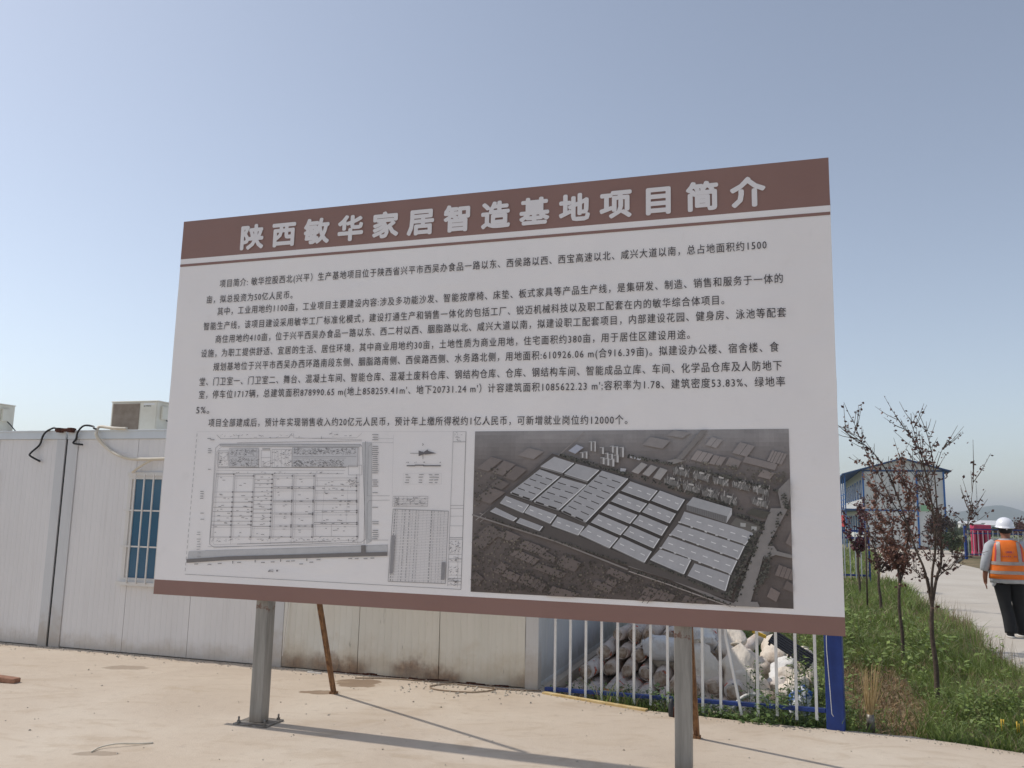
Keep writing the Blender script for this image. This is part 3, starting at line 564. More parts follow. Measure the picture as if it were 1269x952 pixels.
# thick railway and caption
for a, b in zip([(133, 556), (300, 545), (600, 537), (760, 532)], [(300, 545), (600, 537), (760, 532), (922, 528)]): D.line(sP(*a), sP(*b), .028, (.2, .185, .18))
D.line(sP(828, 494), sP(828, 528), .036, (.2, .185, .18))
for x, y in [(170, 568), (222, 570), (262, 566), (338, 562), (432, 562), (470, 560), (530, 557), (550, 556), (650, 551), (582, 568), (622, 561), (775, 547), (800, 547), (835, 547), (862, 545)]: D.line(sP(x-6, y), sP(x+9, y-.5), .006, K2)
for x, y in ((315, 556), (403, 552), (503, 549), (606, 546)): D.line(sP(x, y), sP(x, y+10), .006, K1)
scrib(448, 474, 588, 598, 14, (K1,)); D.line(sP(486, 594), sP(492, 594), .012, K1)
# compass rose, scale bar, legend
D.line(sP(1012, 133), sP(1046, 133), .003, K1); D.line(sP(1062, 124), sP(1062, 156), .003, K1); D.quad([sP(1045, 122), sP(1066, 130), sP(1066, 137), sP(1045, 144)], K1); D.quad([sP(1064, 129), sP(1080, 118), sP(1084, 126), sP(1066, 138)], K1); D.quad([sP(1066, 128), sP(1082, 124), sP(1115, 133), sP(1070, 138)], K1); D.line(sP(1060, 94), sP(1064, 99), .004, K1); D.line(sP(1060, 103), sP(1064, 98), .004, K1)
D.line(sP(998, 182), sP(1032, 182), .008, K1); D.line(sP(1030, 180), sP(1066, 180), .008, K1); D.line(sP(1062, 182), sP(1132, 182), .008, K1)
for x in (998, 1028, 1060, 1126): scrib(x, x+7, 166, 171, 5, (K1,), 4)
L([(985, 212), (1135, 212), (1135, 254), (985, 254), (985, 212)], .001, K3)
for y in (217, 227, 238, 248):
    for x in (990, 1042, 1084, 1104): D.line(sP(x+rs.uniform(0, 5), y), sP(x+rs.uniform(14, 24), y+rs.uniform(-1, 1)), .005, K2)
# tables
L([(945, 302), (1082, 302), (1080, 342), (943, 342), (945, 302)], .003); 
for y in (312, 321, 330, 336): L([(945, y), (1081, y)], .0025)
for x in (952, 966, 985, 1000): L([(x, 302), (x-1, 342)], .002)
scrib(950, 965, 304, 340, 26, l=10); scrib(985, 1075, 305, 338, 30, l=14)
L([(945, 352), (1162, 360), (1150, 645), (925, 636), (945, 352)], .004, K1)
for j in range(46):
    t = (j+.5)/46; a = lerp((945, 352), (925, 636), t); b = lerp((1162, 360), (1150, 645), t); L([a, b], .0022, K3)
for t, ww, c in [(.04, .006, K1), (.08, .004, K2), (.17, .003, K2), (.22, .007, K2), (.3, .007, K2), (.36, .003, K2), (.42, .006, K2), (.47, .004, K2), (.55, .002, K3), (.62, .002, K3), (.70, .009, K2), (.75, .003, K2), (.82, .003, K2), (.87, .003, K2), (.93, .004, K3)]:
    for j in range(24):
        t0, t1 = (j+.12)/24, (j+.12+rs.uniform(.5, .85))/24; L([lerp(lerp((945, 352), (925, 636), t0), lerp((1162, 360), (1150, 645), t0), t), lerp(lerp((945, 352), (925, 636), t1), lerp((1162, 360), (1150, 645), t1), t)], ww, c)
D.quad([sP(1136, 560), sP(1150, 560), sP(1147, 630), sP(1133, 630)], (.3, .29, .3)); D.quad([sP(940, 455), sP(953, 456), sP(943, 605), sP(931, 605)], (.32, .31, .32))
scrib(1165, 1205, 478, 525, 60, (K1, K2), 7); scrib(1165, 1205, 575, 610, 24, (K1, K2), 8); scrib(1182, 1225, 52, 86, 16, (K2,), 8); scrib(1165, 1205, 540, 555, 10, (K1,), 14); scrib(1165, 1200, 622, 655, 20, (K1,), 12)
D.build('site_plan_drawing', 'print_picture')
board_plan = None
# posts, base plates and braces
for u in (.935, 4.055):
    post = empty('post', (u, .075+.05, 0), 0, board)
    m = MB(); m.box(-.052, .052, -.052, .052, .012, 3.86); m.build('post_tube', 'post', post, bevel=.006)
    sk_ = 0 if u < 2 else -.014; post.location.z = sk_ if u > 2 else 0; m = MB(); m.box(-.14, .14, -.12, .12, 0, .012); m.build('base_plate', 'bolt_zinc', post, bevel=.002)
    for a, b in ((-.11, -.09), (.11, -.09), (-.11, .09), (.11, .09)) if u < 2 else ():
        m = MB(); m.tube([(a, b, .012), (a, b, .055)], .007, 8); m.tube([(a, b, .012), (a, b, .028)], .015, 6, smooth=False); m.build('bolt', 'bolt_zinc', post)
for z in (.97, 2.42, 3.84): m = MB(); m.box(.03, W-.03, .051, .072, z-.03, z+.03); m.build('frame_rail', 'steel', board)
for u in (.02, 2.5, W-.06): m = MB(); m.box(u, u+.04, .0515, .0715, 1.0, 3.81); m.build('frame_stile', 'steel', board)
def brace(u0, n0, u1, z1):
    m = MB(); a = Vector((u0, n0, 0)); b = Vector((u1, .18, z1))
    m.bar(a, b, .042, .004, 0); d = (b-a).normalized(); q = Vector((.019, 0, 0)); m.bar(a+q, b+q, .004, .042, 0)
    m.box(u0-.03, u0+.03, n0-.02, n0+.03, 0, .02); m.build('brace', 'rusty_iron', board)
brace(.94, 1.22, .935, 2.55); brace(4.05, .955, 4.00, 2.55)
m = MB(); m.box(-.02+4.0, 4.07, .19, .23, .30, .36); m.build('brace_cleat', 'rust_dark', board)

# ------------------------------------------------------------------ prefab cabins
def rib_panel(x0, x1, z0, z1, dent=None, pitch=.068, gw=.012, gd=.0018, th=.05, nz=1):
    xsn = [(x0, .0)]; n = max(1, round((x1-x0)/pitch)); pw = (x1-x0)/n
    for k in range(1, n):
        c = x0+k*pw; xsn += [(c-gw/2, 0), (c-gw/4, gd), (c+gw/4, gd), (c+gw/2, 0)]
    xsn += [(x1, 0)]; k = len(xsn); vs = []
    for j in range(nz+1):
        z = z0+(z1-z0)*j/nz
        for x, y in xsn:
            vs.append((x, y+(dent(x, z) if dent else 0), z))
    fs = [(j*k+i, j*k+i+1, (j+1)*k+i+1, (j+1)*k+i) for j in range(nz) for i in range(k-1)]
    b = len(vs); vs += [(x0, th, z0), (x1, th, z0), (x1, th, z1), (x0, th, z1)]
    fs += [(b, b+3, b+2, b+1), (0, nz*k, b+3, b), (k-1, b+1, b+2, nz*k+k-1)]
    m = MB(); m.add(vs, fs); return m
def make_window(cab, x0, x1, z0, z1):
    w_ = empty('window', (x0, 0, z0), 0, cab); a, b = x1-x0, z1-z0
    m = MB(); t = .045
    m.box(0, t, -.02, .04, 0, b); m.box(a-t, a, -.02, .04, 0, b); m.box(t, a-t, -.02, .04, b-t, b); m.box(t, a-t, -.02, .04, 0, t)
    m.box(t, t+.03, -.005, .03, t, b-t); m.box(a/2-.02, a/2+.02, -.005, .03, t, b-t); m.build('frame', 'window_white', w_)
    m = MB(); m.box(-.03, a+.03, -.055, -.0205, -.035, .004); m.build('sill', 'window_white', w_)
    m = MB(); m.box(-.012, a+.012, -.03, -.0205, b-.01, b+.03); m.build('lintel_strip', 'window_white', w_)
    m = MB(); m.box(t+.031, a/2-.021, .008, .014, t, b-t); m.build('pane', 'glass_blue', w_); m = MB(); m.box(a/2+.021, a-t, .008, .014, t, b-t); m.build('pane', 'glass_blue', w_)
    m = MB(); m.box(t+.001, a-t-.001, .035, .045, t, b-t); m.build('dark_interior', 'interior_dark', w_)  # dark sheet behind the panes, painting the unlit room inside
    x = .13
    while x < a-.05:
        m = MB(); m.box(x-.007, x+.007, -.075, -.062, -.01, b+.005); m.build('security_bar', 'window_white', w_); x += .122
    for z in (b*.33, b*.665): m = MB(); m.box(0, a, -.0615, -.05, z-.008, z+.008); m.build('cross_bar', 'window_white', w_)
    return w_
def cabin(u0, u1, label, mat, win, dent=None, end_mat='panel_end', nz=1):
    c = tag(empty('prefab_cabin', site(u0, -2.03), -AZ), label, 'cabin', 'prefab cabins in a row behind the board')
    w_ = u1-u0; pl, prr = .155, .13
    for x0, x1 in ((0.006, pl), (w_-prr, w_-.006)): m = MB(); m.box(x0, x1, -.014, .10, 0, 2.30); m.build('corner_post', 'frame_grey', c, bevel=.004)
    m = MB(); m.box(.006, w_-.006, -.02, .12, 2.302, 2.392); m.box(.006, w_-.006, -.03, .02, 2.388, 2.402); m.build('eave_beam', 'beam_white', c, bevel=.003)
    ps = np.linspace(pl, w_-prr, 4)
    for k in range(3):
        a, b = ps[k]+.003, ps[k+1]-.003
        if win and k == 1:
            m = rib_panel(a, b, 0.01, .745, dent, nz=nz); m.build('wall_panel', mat, c); m = rib_panel(a, b, 1.905, 2.30, None); m.build('wall_panel', mat, c)
        else: m = rib_panel(a, b, .01, 2.30, dent, nz=nz*3 if nz > 1 else 1); m.build('wall_panel', mat, c)
    if win: make_window(c, ps[1]-.075, ps[2]+.01, .748, 1.9)
    m = MB(); m.box(.01, w_-.01, .06, 5.9, -.0, .05); m.box(.01, w_-.01, .125, 5.9, 2.33, 2.38); m.build('roof_sheet', 'beam_white', c)
    m = MB(); m.box(.01, .06, .101, 5.9, .051, 2.329); m.build('end_wall', end_mat, c)
    m = rib_panel(.101, 5.9, .03, 2.329, None, pitch=.19)
    m.v = [(w_-.012-y, x, z) for x, y, z in m.v]; m.build('end_wall', end_mat, c)
    m = MB(); m.box(.061, w_-.07, 5.85, 5.9, .051, 2.329); m.build('back_wall', end_mat, c)
    m = MB(); m.box(w_-.10, w_+.004, 5.80, 5.91, 0, 2.33); m.build('corner_post', 'frame_grey', c)
    m = MB(); m.box(w_-.05, w_+.002, .101, 5.8, 2.331, 2.395); m.build('eave_beam', 'beam_white', c)
    return c
c1 = cabin(-6.95, -4.075, 'leftmost grey white prefab cabin, cut off by the left edge of the photo', 'panel_grey', True)
c2 = cabin(-4.055, -1.26, 'grey white prefab cabin with barred blue window left of the board', 'panel_grey', True)
def dent3(x, z):
    v = .03*noise.noise(Vector((x*1.7, z*1.9, 5)))*max(0, 1-z/1.2)+.035*math.exp(-((x-.62)**2/.05+(z-.35)**2/.06))*(1 if x < 2.8 else 0)-.02*math.exp(-((x-.9)**2/.01+(z-.2)**2/.1))
    return v-.012
c3 = cabin(-1.235, 1.60, 'stained prefab cabin with rusty dented foot directly behind the board', 'panel_stained', True, dent3, nz=10)
# fix low trim on each cabin: torn bottom edge of the stained cabin
m = MB(); 
for k in range(40):
    x = .75+k*.045; m.box(x, x+.044, -.015-.006*random.random(), .04, 0, .006+.02*abs(noise.noise(Vector((x*3, 1, 2))))+.005*random.random())
m.build('base_flashing', 'rust_dark', c3)
m = MB(); m.bar((.218, -.04, .66), (.19, -.05, .12), .02, .006); o = m.build('trim_strip', 'window_white', c3)
m = MB(); m.box(2.872, 2.898, .0, .05, 0, 2.3); m.build('seam_filler', 'seam_black', c1)
m = MB(); m.box(2.79, 2.822, .02, .05, 0, 2.3); m.build('seam_filler', 'seam_black', c2)

def tube_thing(name, pts, r, mat, label, cat, frame=None, group=None, n=8):
    # smooth the polyline
    P_ = [Vector(q) for q in pts]; out = []
    for i in range(len(P_)-1):
        p0, p1, p2, p3 = P_[max(i-1, 0)], P_[i], P_[i+1], P_[min(i+2, len(P_)-1)]
        for k in range(5):
            t = k/5; out.append(.5*((2*p1)+(-p0+p2)*t+(2*p0-5*p1+4*p2-p3)*t*t+(-p0+3*p1-3*p2+p3)*t**3))
    out.append(P_[-1]); b = out[0].copy(); m = MB(); m.tube([q-b for q in out], r, n); o = m.build(name, mat)
    o.location = b; tag(o, label, cat, group); return o
def wallpts(L_, n=-1.98): return [site(u, n+(.03*math.sin(i*2.1) if 0 < i < len(L_)-1 else 0), z) for i, (u, z) in enumerate(L_)]
tube_thing('cable', wallpts([(-4.1, 2.415), (-4.181, 2.42), (-4.265, 2.432), (-4.332, 2.392), (-4.356, 2.334), (-4.447, 2.237), (-4.528, 2.149), (-4.517, 2.108), (-4.432, 2.052), (-4.402, 2.052)]), .011, 'black_rubber', 'black cable hooking down the wall left of the rusty seam clamp', 'cable')
tube_thing('cable', wallpts([(-3.60, 2.405), (-3.63, 2.415), (-3.703, 2.445), (-3.803, 2.450), (-3.855, 2.379), (-3.925, 2.3), (-3.929, 2.252), (-3.798, 2.235)]), .011, 'black_rubber', 'black cable arching over the eave right of the rusty seam clamp', 'cable')
tube_thing('pipe', wallpts([(-3.2, 2.41), (-3.356, 2.415), (-3.594, 2.440), (-3.606, 2.409), (-3.582, 2.329), (-3.479, 2.203), (-3.256, 2.109), (-2.986, 2.071), (-2.3, 2.085)]), .017, 'white_pipe', 'cream insulated pipe sagging along the wall above the window', 'pipe')
tube_thing('pipe', wallpts([(-2.8, 2.076), (-2.906, 2.018), (-3.072, 1.93)]), .014, 'white_pipe', 'short cream pipe slanting down to the top of the window', 'pipe')
m = MB(); m.box(-.125, .125, -.03, .03, -.018, .016); m.box(-.10, -.05, -.036, .03, -.03, .022); m.box(.06, .11, -.036, .03, -.03, .022)
o = m.build('seam_clamp', 'rust_dark'); o.location = site(-4.066, -1.985, 2.405); o.rotation_euler.z = -AZ; tag(o, 'rusty dark clamp bridging the seam between the two left cabins', 'clamp')

# air conditioners on the roof
def aircon(label):
    a = tag(empty('air_conditioner'), label, 'air conditioner', 'outdoor units on the cabin roofs')
    m = MB(); m.box(0, .70, 0, .27, .04, .50); m.build('casing', 'ac_white', a, bevel=.012)
    m = MB(); m.box(-.006, .706, -.006, .276, .4985, .515); m.build('lid', 'ac_white', a, bevel=.006)
    m = MB(); m.box(.03, .435, -.006, -.001, .07, .475)
    m.build('grille_backing', 'ac_grille', a)
    for k in range(19):
        m = MB(); z = .085+k*.0205; m.box(.034, .431, -.013, -.0065, z, z+.007); m.build('grille_slat', 'ac_grille', a)
    m = MB(); m.box(.455, .69, -.008, -.001, .06, .485); m.build('front_panel', 'ac_white', a, bevel=.004)
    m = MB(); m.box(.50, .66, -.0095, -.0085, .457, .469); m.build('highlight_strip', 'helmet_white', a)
    m = MB()
    for x, ww in ((.502, .006), (.512, .005), (.521, .004), (.538, .010), (.552, .012), (.567, .006), (.577, .009), (.590, .003), (.60, .008)): m.box(x, x+ww, -.0098, -.0088, .427+.004*(ww > .008), .443)
    m.build('brand_mark', 'black_rubber', a)
    m = MB(); m.box(.701, .735, .06, .16, .25, .44); m.build('valve_cover', 'ac_white', a, bevel=.008)
    m = MB(); m.tube([(.72, .15, .25), (.73, .2, .2), (.74, .26, .13), (.74, .33, .08)], .007, 6); m.build('cord', 'black_rubber', a)
    m = MB(); m.tube([(.70, .2, .10), (.725, .2, .10)], .014, 8); m.tube([(.70, .23, .10), (.73, .23, .10)], .018, 8); m.build('valve', 'black_rubber', a)
    for x in (.08, .56): m = MB(); m.box(x, x+.06, -.01, .28, 0, .04); m.build('foot', 'black_rubber', a)
    return a
def at_roof(px_ratio, Yd, z): return Vector((px_ratio*Yd, Yd, z))
ac = aircon('cream outdoor air conditioner with dusty grille on the roof left of the board'); ac.location = (-.4745*10.55, 10.55, 2.403); ac.rotation_euler.z = -AZ
KIDS = {}
ac2 = copy_tree(ac); ac2['label'] = 'outdoor air conditioner at the far left roof edge, only its side showing'; ac2.location = Vector((-.6095*11.0, 11.0, 2.403))-U*.70
for a_ in (ac, ac2): a_.scale = (1, 1, .86)
m = MB(); m.tube([(0, 0, .012), (.12, .02, .02), (.26, 0, .012)], .012, 6); o = m.build('hose_piece', 'black_rubber'); o.location = (-5.92, 10.25, 2.405); tag(o, 'short black hose offcut lying on the roof by the far left unit', 'hose')

# ------------------------------------------------------------------ blue and white fence by the pile
F0 = Vector((.36, 7.92, 0)); F1 = Vector((2.53, 6.80, 0)); fd = (F1-F0); FL = fd.length; fa = math.atan2(fd.y, fd.x)
fence = tag(empty('fence', F0, fa), 'blue framed fence with white bars below the right half of the board', 'fence')
def frail(z0, z1, name='rail'):
    m = MB(); m.bar((0, 0, z0), (FL-.06, 0, z1), .03, .048, 0, R(90)); return m.build(name, 'blue_paint', fence, bevel=.003)
frail(.028, .128); frail(1.23, 1.32); frail(1.08, 1.17)
for k in range(16):
    s_ = .10+k*.1477; z = .1*s_/FL; m = MB()
    if k == 11: m.bar((s_+.02, -.025, z-.05), (s_-.10, -.025, .62), .02, .02); m.bar((s_-.10, -.025, .62), (s_-.13, -.025, 1.33), .02, .02)
    else: m.box(s_-.011, s_+.011, -.028, -.016, z-.045+random.uniform(-.02, .02), 1.38)
    m.build('bar', 'fence_white', fence)
m = MB(); m.box(FL-.055, FL+.075, -.05, .05, -.1, 1.5); m.build('post', 'blue_paint', fence, bevel=.005)
m = MB(); m.tube([(FL-.03, -.055, 1.0), (FL-.035, -.056, .6), (FL-.02, -.056, .3), (FL-.012, -.056, .12), (FL, -.056, .1)], .003, 5); m.build('wire', 'fence_white', fence)
m = MB(); a, b = Vector((.34, 7.845, .002)), Vector((1.16, 7.255, .002)); m.bar(a, b, .05, .028, 0, 0); o = m.build('timber_batten', 'batten'); tag(o, 'pale yellow timber batten lying along the edge of the concrete', 'batten')

# ------------------------------------------------------------------ rolls of wrapped fabric behind the fence
AXD = Vector((.325, .945, 0)).normalized(); CRD = Vector((.945, -.325, 0)); RC = Vector((.62, 8.45, 0))
def make_roll(r, L_, mat):
    b = empty('fabric_roll')
    m = MB(); n = 14; rings = []
    pts = [(0, 0, 0)]+[(random.uniform(-.006, .006), L_*k/9, random.uniform(-.006, .006)) for k in range(1, 10)]
    m.tube(pts, [r*.86]+[r*random.uniform(.95, 1.05) for _ in range(9)], n, cap=True)
    m.jitter(.022, 7); m.build('wrapping', mat, b)
    m = MB(); m.tube([(0, -.012, 0), (0, .004, 0)], [r*.55, r*.84], 14); m.jitter(.018, 16); m.build('roll_end', 'roll_core', b)
    return b
variants = [make_roll(.082, 2.6, 'wrap_white'), make_roll(.088, 2.4, 'wrap_printed'), make_roll(.078, 2.7, 'wrap_white'), make_roll(.095, 2.3, 'wrap_printed')]
vr = [.082, .088, .078, .095]
names = ['bottom', 'second', 'third', 'fourth', 'fifth']
count = 0; used = set()
def prof(s_): return 4 if s_ < .45 else 4 if s_ < 1.5 else 3
ordw = ['first', 'second', 'third', 'fourth', 'fifth', 'sixth', 'seventh', 'eighth', 'ninth', 'tenth', 'eleventh', 'twelfth']
for layer in range(4):
    nrow = (10, 9, 8, 6)[layer]
    for k in range(nrow):
        s_ = .02+layer*.09+k*.178; k4 = random.randrange(4)
        src = variants[k4]
        r_ = copy_tree(src) if k4 in used else src; used.add(k4)
        zz = -.10+layer*.148; off = -.12*(layer == 0)+random.uniform(-.16, .22)+.27*layer-.05*k*(s_ > .9)*(layer < 2)
        pos = RC+CRD*(s_+random.uniform(-.012, .012))+AXD*(off-.28*max(0, s_-.6)*.6); r_.location = pos+Vector((0, 0, zz+random.uniform(-.012, .012)))
        k_ = random.uniform(.78, 1.12); r_.scale = (k_*random.uniform(.92, 1.05), random.uniform(.93, 1.05), k_)
        r_.rotation_euler = (R(random.uniform(0, 2.5)+layer*.8), random.uniform(0, 6), math.atan2(-AXD.x, AXD.y)+R(random.uniform(-2.5, 2.5)))
        side_ = 'leftmost' if k == 0 else ('rightmost' if k == nrow-1 else ordw[k]+' from the left')
        tag(r_, f'{"red printed" if k4 in (1, 3) else "plain white"} wrapped fabric roll, {side_} in the {("bottom", "second", "third", "top")[layer]} layer of the pile', 'fabric roll', 'fabric rolls stacked behind the fence'); count += 1
for k4 in range(4):
    if k4 not in used:
        for ch in [x for x in bpy.data.objects if x.parent == variants[k4]]: bpy.data.objects.remove(ch)
        bpy.data.objects.remove(variants[k4])

# sacks
def sack(label, loc, L_, r, tilt, rz, mat='sack_cream', seed=0, group='cream sacks heaped at the right end of the pile'):
    o = tag(empty('sack', loc, rz), label, 'sack', group); o.rotation_euler = (tilt, 0, rz)
    m = MB(); rings = []; rd = random.Random(seed); n = 16
    prof_ = [(.0, .5), (.02, .78), (.08, .96), (.16, 1.02), (.25, 1.03), (.34, .98), (.43, 1.02), (.52, .97), (.61, 1.03), (.7, 1.0), (.78, .96), (.85, .82), (.9, .6), (.94, .34), (.97, .24), (1.0, .36)]
    for t, k in prof_: q = rd.uniform(.9, 1.1); rings.append((rd.uniform(-.014, .014)+.04*math.sin(t*2.6+seed), rd.uniform(-.012, .012), t*L_, r*k*q, r*.72*k*(2-q)))
    n = 28; m.loft(rings, n, ex=2.8); off_ = Vector((seed*3.1, seed*1.7, 0)); m.v = [tuple(Vector(q)+.045*noise.noise_vector(Vector(q)*4.5+off_)+.016*noise.noise_vector(Vector(q)*14+off_)+.006*noise.noise_vector(Vector(q)*38)) for q in m.v]; m.build('sack_body', mat, o)
    m = MB(); m.loft([(0, 0, .965*L_, r*.34, r*.3), (0, 0, .985*L_, r*.36, r*.32)], 10); m.build('tie', 'tie_cord', o)
    return o
def on_pile(u_, back, z): return (u_, back, z)
SK = [('lumpy cream sack leaning behind the slanted bar', (1.72, 8.15, -.14), .50, .13, -42, -25, 'sack_cream'),
 ('fat cream sack standing between the slanted bar and the fourth bar from the blue post', (1.90, 8.10, -.14), .62, .15, -26, 15, 'sack_cream'),
 ('crumpled white sack lying across the top of the heap', (1.78, 8.65, .26), .46, .13, -84, 70, 'sack_white'),
 ('round knotted white sack on top of the heap right under the board', (1.98, 8.55, .30), .30, .13, -35, 20, 'sack_white'),
 ('tall cream sack leaning behind the third bar from the blue post', (2.12, 8.05, -.14), .62, .13, -30, -12, 'sack_cream'),
 ('long cream sack lying behind the third bar, upper layer', (2.16, 8.55, .22), .50, .13, -60, -15, 'sack_cream'),
 ('cream sack slumped low behind the second bar from the blue post', (2.30, 7.95, -.15), .46, .13, -38, 22, 'sack_cream'),
 ('pale sack with knotted neck behind the last bar before the blue post', (2.46, 8.15, .02), .42, .12, -62, -50, 'sack_white'),
 ('small cream sack hugging the blue post', (2.60, 7.95, -.12), .42, .12, -35, -20, 'sack_cream'),
 ('dusty cream sack at the back of the heap beside the rolls', (1.62, 8.7, .10), .52, .14, -66, -20, 'sack_cream'),
 ('flattened cream sack under the black pallet', (2.55, 8.6, .08), .52, .15, -80, 25, 'sack_cream'),
 ('plump white sack high at the right end of the heap', (2.30, 8.65, .20), .42, .13, -70, 30, 'sack_white'),
 ('cream sack behind the black pallet', (2.62, 8.75, .12), .46, .14, -60, -30, 'sack_cream'),
 ('cream sack standing on end between pallet and blue post', (2.78, 8.35, -.05), .46, .12, -30, -35, 'sack_cream'),
 ('narrow cream sack lying over the printed sack', (2.42, 7.85, .02), .36, .10, -70, -75, 'sack_cream'),
 ('low white sack on the ground in front of the heap', (2.02, 7.78, -.16), .36, .10, -75, 60, 'sack_white'),
 ('small crumpled sack lying sideways at the foot of the heap', (1.70, 7.86, -.16), .34, .09, -80, -60, 'sack_cream')]
for i_, (lb, loc, L_, r_, tl, rz_, mt) in enumerate(SK): sack(lb, loc, L_, r_, R(tl), R(rz_), mt, seed=i_+1)
sack('blue and white printed sack low beside the blue post', (2.42, 7.28, -.1), .30, .09, R(-20), R(-20), 'blue_print', seed=11)
# black plastic pallet
pal = tag(empty('plastic_pallet', (2.62, 8.15, .33), R(-35)), 'black slatted plastic pallet tilted on top of the heap', 'pallet'); pal.rotation_euler = (R(35), R(30), R(-25)); pal.scale = (.52, .5, .7)
for k in range(6): m = MB(); m.box(-.4, .4, k*.06, k*.06+.04, 0, .02); m.build('slat', 'black_plastic', pal)
for x in (-.38, 0, .34): m = MB(); m.box(x, x+.04, 0, .34, -.05, -.001); m.build('bearer', 'black_plastic', pal)
m = MB(); m.box(0, .22, 0, .02, 0, .05); m.box(.02, .06, .0, .05, .05, .09); m.jitter(.01, 8); o = m.build('plastic_scrap', 'yellow_plastic'); o.location = (2.33, 8.3, .50); o.scale = (.6, .6, .6); o.rotation_euler = (.3, .3, -.6); tag(o, 'yellow plastic scrap beside the black pallet', 'plastic scrap')
tube_thing('hose', [(2.05+.17*math.cos(a), 7.33-.03*math.sin(a), -.05+.19*math.sin(a)) for a in [x*.35 for x in range(-1, 9)]], .016, 'white_hose', 'white hose arching out of the weeds behind the fence', 'hose', n=10)
m = MB(); m.tube([(0, 0, 0), (0, 0, .012), (0, 0, .09), (0, 0, .11), (0, 0, .135)], [.024, .027, .027, .013, .012], 12); o = m.build('bottle', 'black_plastic'); o.location = (1.335, 7.09, 0.0); tag(o, 'small dark bottle standing beside the right post', 'bottle')

# ------------------------------------------------------------------ litter on the concrete
m = MB(); m.box(-.14, .14, -.055, .055, 0, .06); 
bm = None; m.v = [tuple(Vector(q)+Vector((.02*math.sin(q[1]*60), .015*math.sin(q[0]*20), .01*math.sin(q[0]*31)))) for q in m.v]
o = m.build('broken_brick', 'brick_red', bevel=.012); o.scale = (.9, .8, .75); o.location = (-4.44, 7.84, .002); o.rotation_euler.z = R(-14); tag(o, 'broken red brick lying on the concrete at the left edge', 'brick')
m = MB(); m.box(0, .16, 0, .018, 0, .012); o = m.build('strip_offcut', 'window_white'); o.location = (-1.93, 8.56, .001); o.rotation_euler.z = R(-22); tag(o, 'white strip offcut on the ground by the stained cabin', 'strip')
m = MB(); m.box(0, .2, 0, .012, 0, .008); o = m.build('strip_offcut', 'white_pipe'); o.location = (-2.08, 8.72, .001); o.rotation_euler.z = R(-20); tag(o, 'thin grey strip offcut close to the cabin foot', 'strip')
gz = .008
tube_thing('ground_cable', [(-1.42, 8.32, gz), (-1.1, 8.33, gz), (-.69, 8.24, gz), (-.3, 8.22, gz), (-.15, 8.12, gz), (-.1, 7.93, gz), (-.3, 7.80, gz), (-.6, 7.87, gz), (-.68, 8.02, gz), (-.5, 8.14, gz), (-.2, 8.02, gz), (.1, 7.93, gz), (.32, 7.92, gz)], .006, 'dusty_cable', 'thin brown cable looping on the ground before the stained cabin', 'cable', n=6)
tube_thing('wire', [(-2.66, 5.76, .004), (-2.64, 5.85, .012), (-2.56, 5.90, .02), (-2.45, 5.95, .01), (-2.36, 6.0, .005)], .005, 'white_pipe', 'short pale wire lying on the concrete left of the near post', 'wire', n=6)
# pebbles: nobody could count them
rp = random.Random(11); m = MB()
def pebble(x, y, r, z=0.):
    a = rp.uniform(0, 6); vs = [(x+r*math.cos(a+k*1.257)*rp.uniform(.7, 1.2), y+r*math.sin(a+k*1.257)*rp.uniform(.7, 1.2), z-.001) for k in range(5)]
    top = [(q[0]*.45+x*.55, q[1]*.45+y*.55, z+r*rp.uniform(.5, .9)) for q in vs]
    m.add(vs+top, [(k, (k+1) % 5, 5+(k+1) % 5, 5+k) for k in range(5)]+[(5, 6, 7, 8, 9)])
for _ in range(520):
    u_, n_ = rp.uniform(-5.5, 6), rp.uniform(-2.0, 3.0); q = site(u_, n_)
    if q.y < kerb_y(q.x)-.05 or q.x < .3: pebble(q.x, q.y, rp.choice([.003, .004, .005, .007, .010])*rp.uniform(.7, 1.3))
for _ in range(420):
    u_ = rp.uniform(-5.5, 1.6); n_ = -2.0+abs(rp.gauss(0, .09)); q = site(u_, n_); pebble(q.x, q.y, rp.uniform(.005, .014))
for _ in range(160):
    q = site(rp.uniform(.4, 1.7), -2.0+abs(rp.gauss(0, .22))); pebble(q.x, q.y, rp.uniform(.006, .018))
for _ in range(220):
    x = rp.uniform(.4, 4.4); q = (x, float(kerb_y(x))-abs(rp.gauss(0, .08))-.02); pebble(q[0], q[1], rp.uniform(.004, .011))
for _ in range(120):
    y = rp.uniform(6.5, 22); x = float(edge_x(y))+abs(rp.gauss(0, .1)); pebble(x, y, rp.uniform(.006, .014))
tag(m.build('gravel', 'stone'), 'scattered pebbles and crumbs on the dusty concrete', 'gravel', kind='stuff')

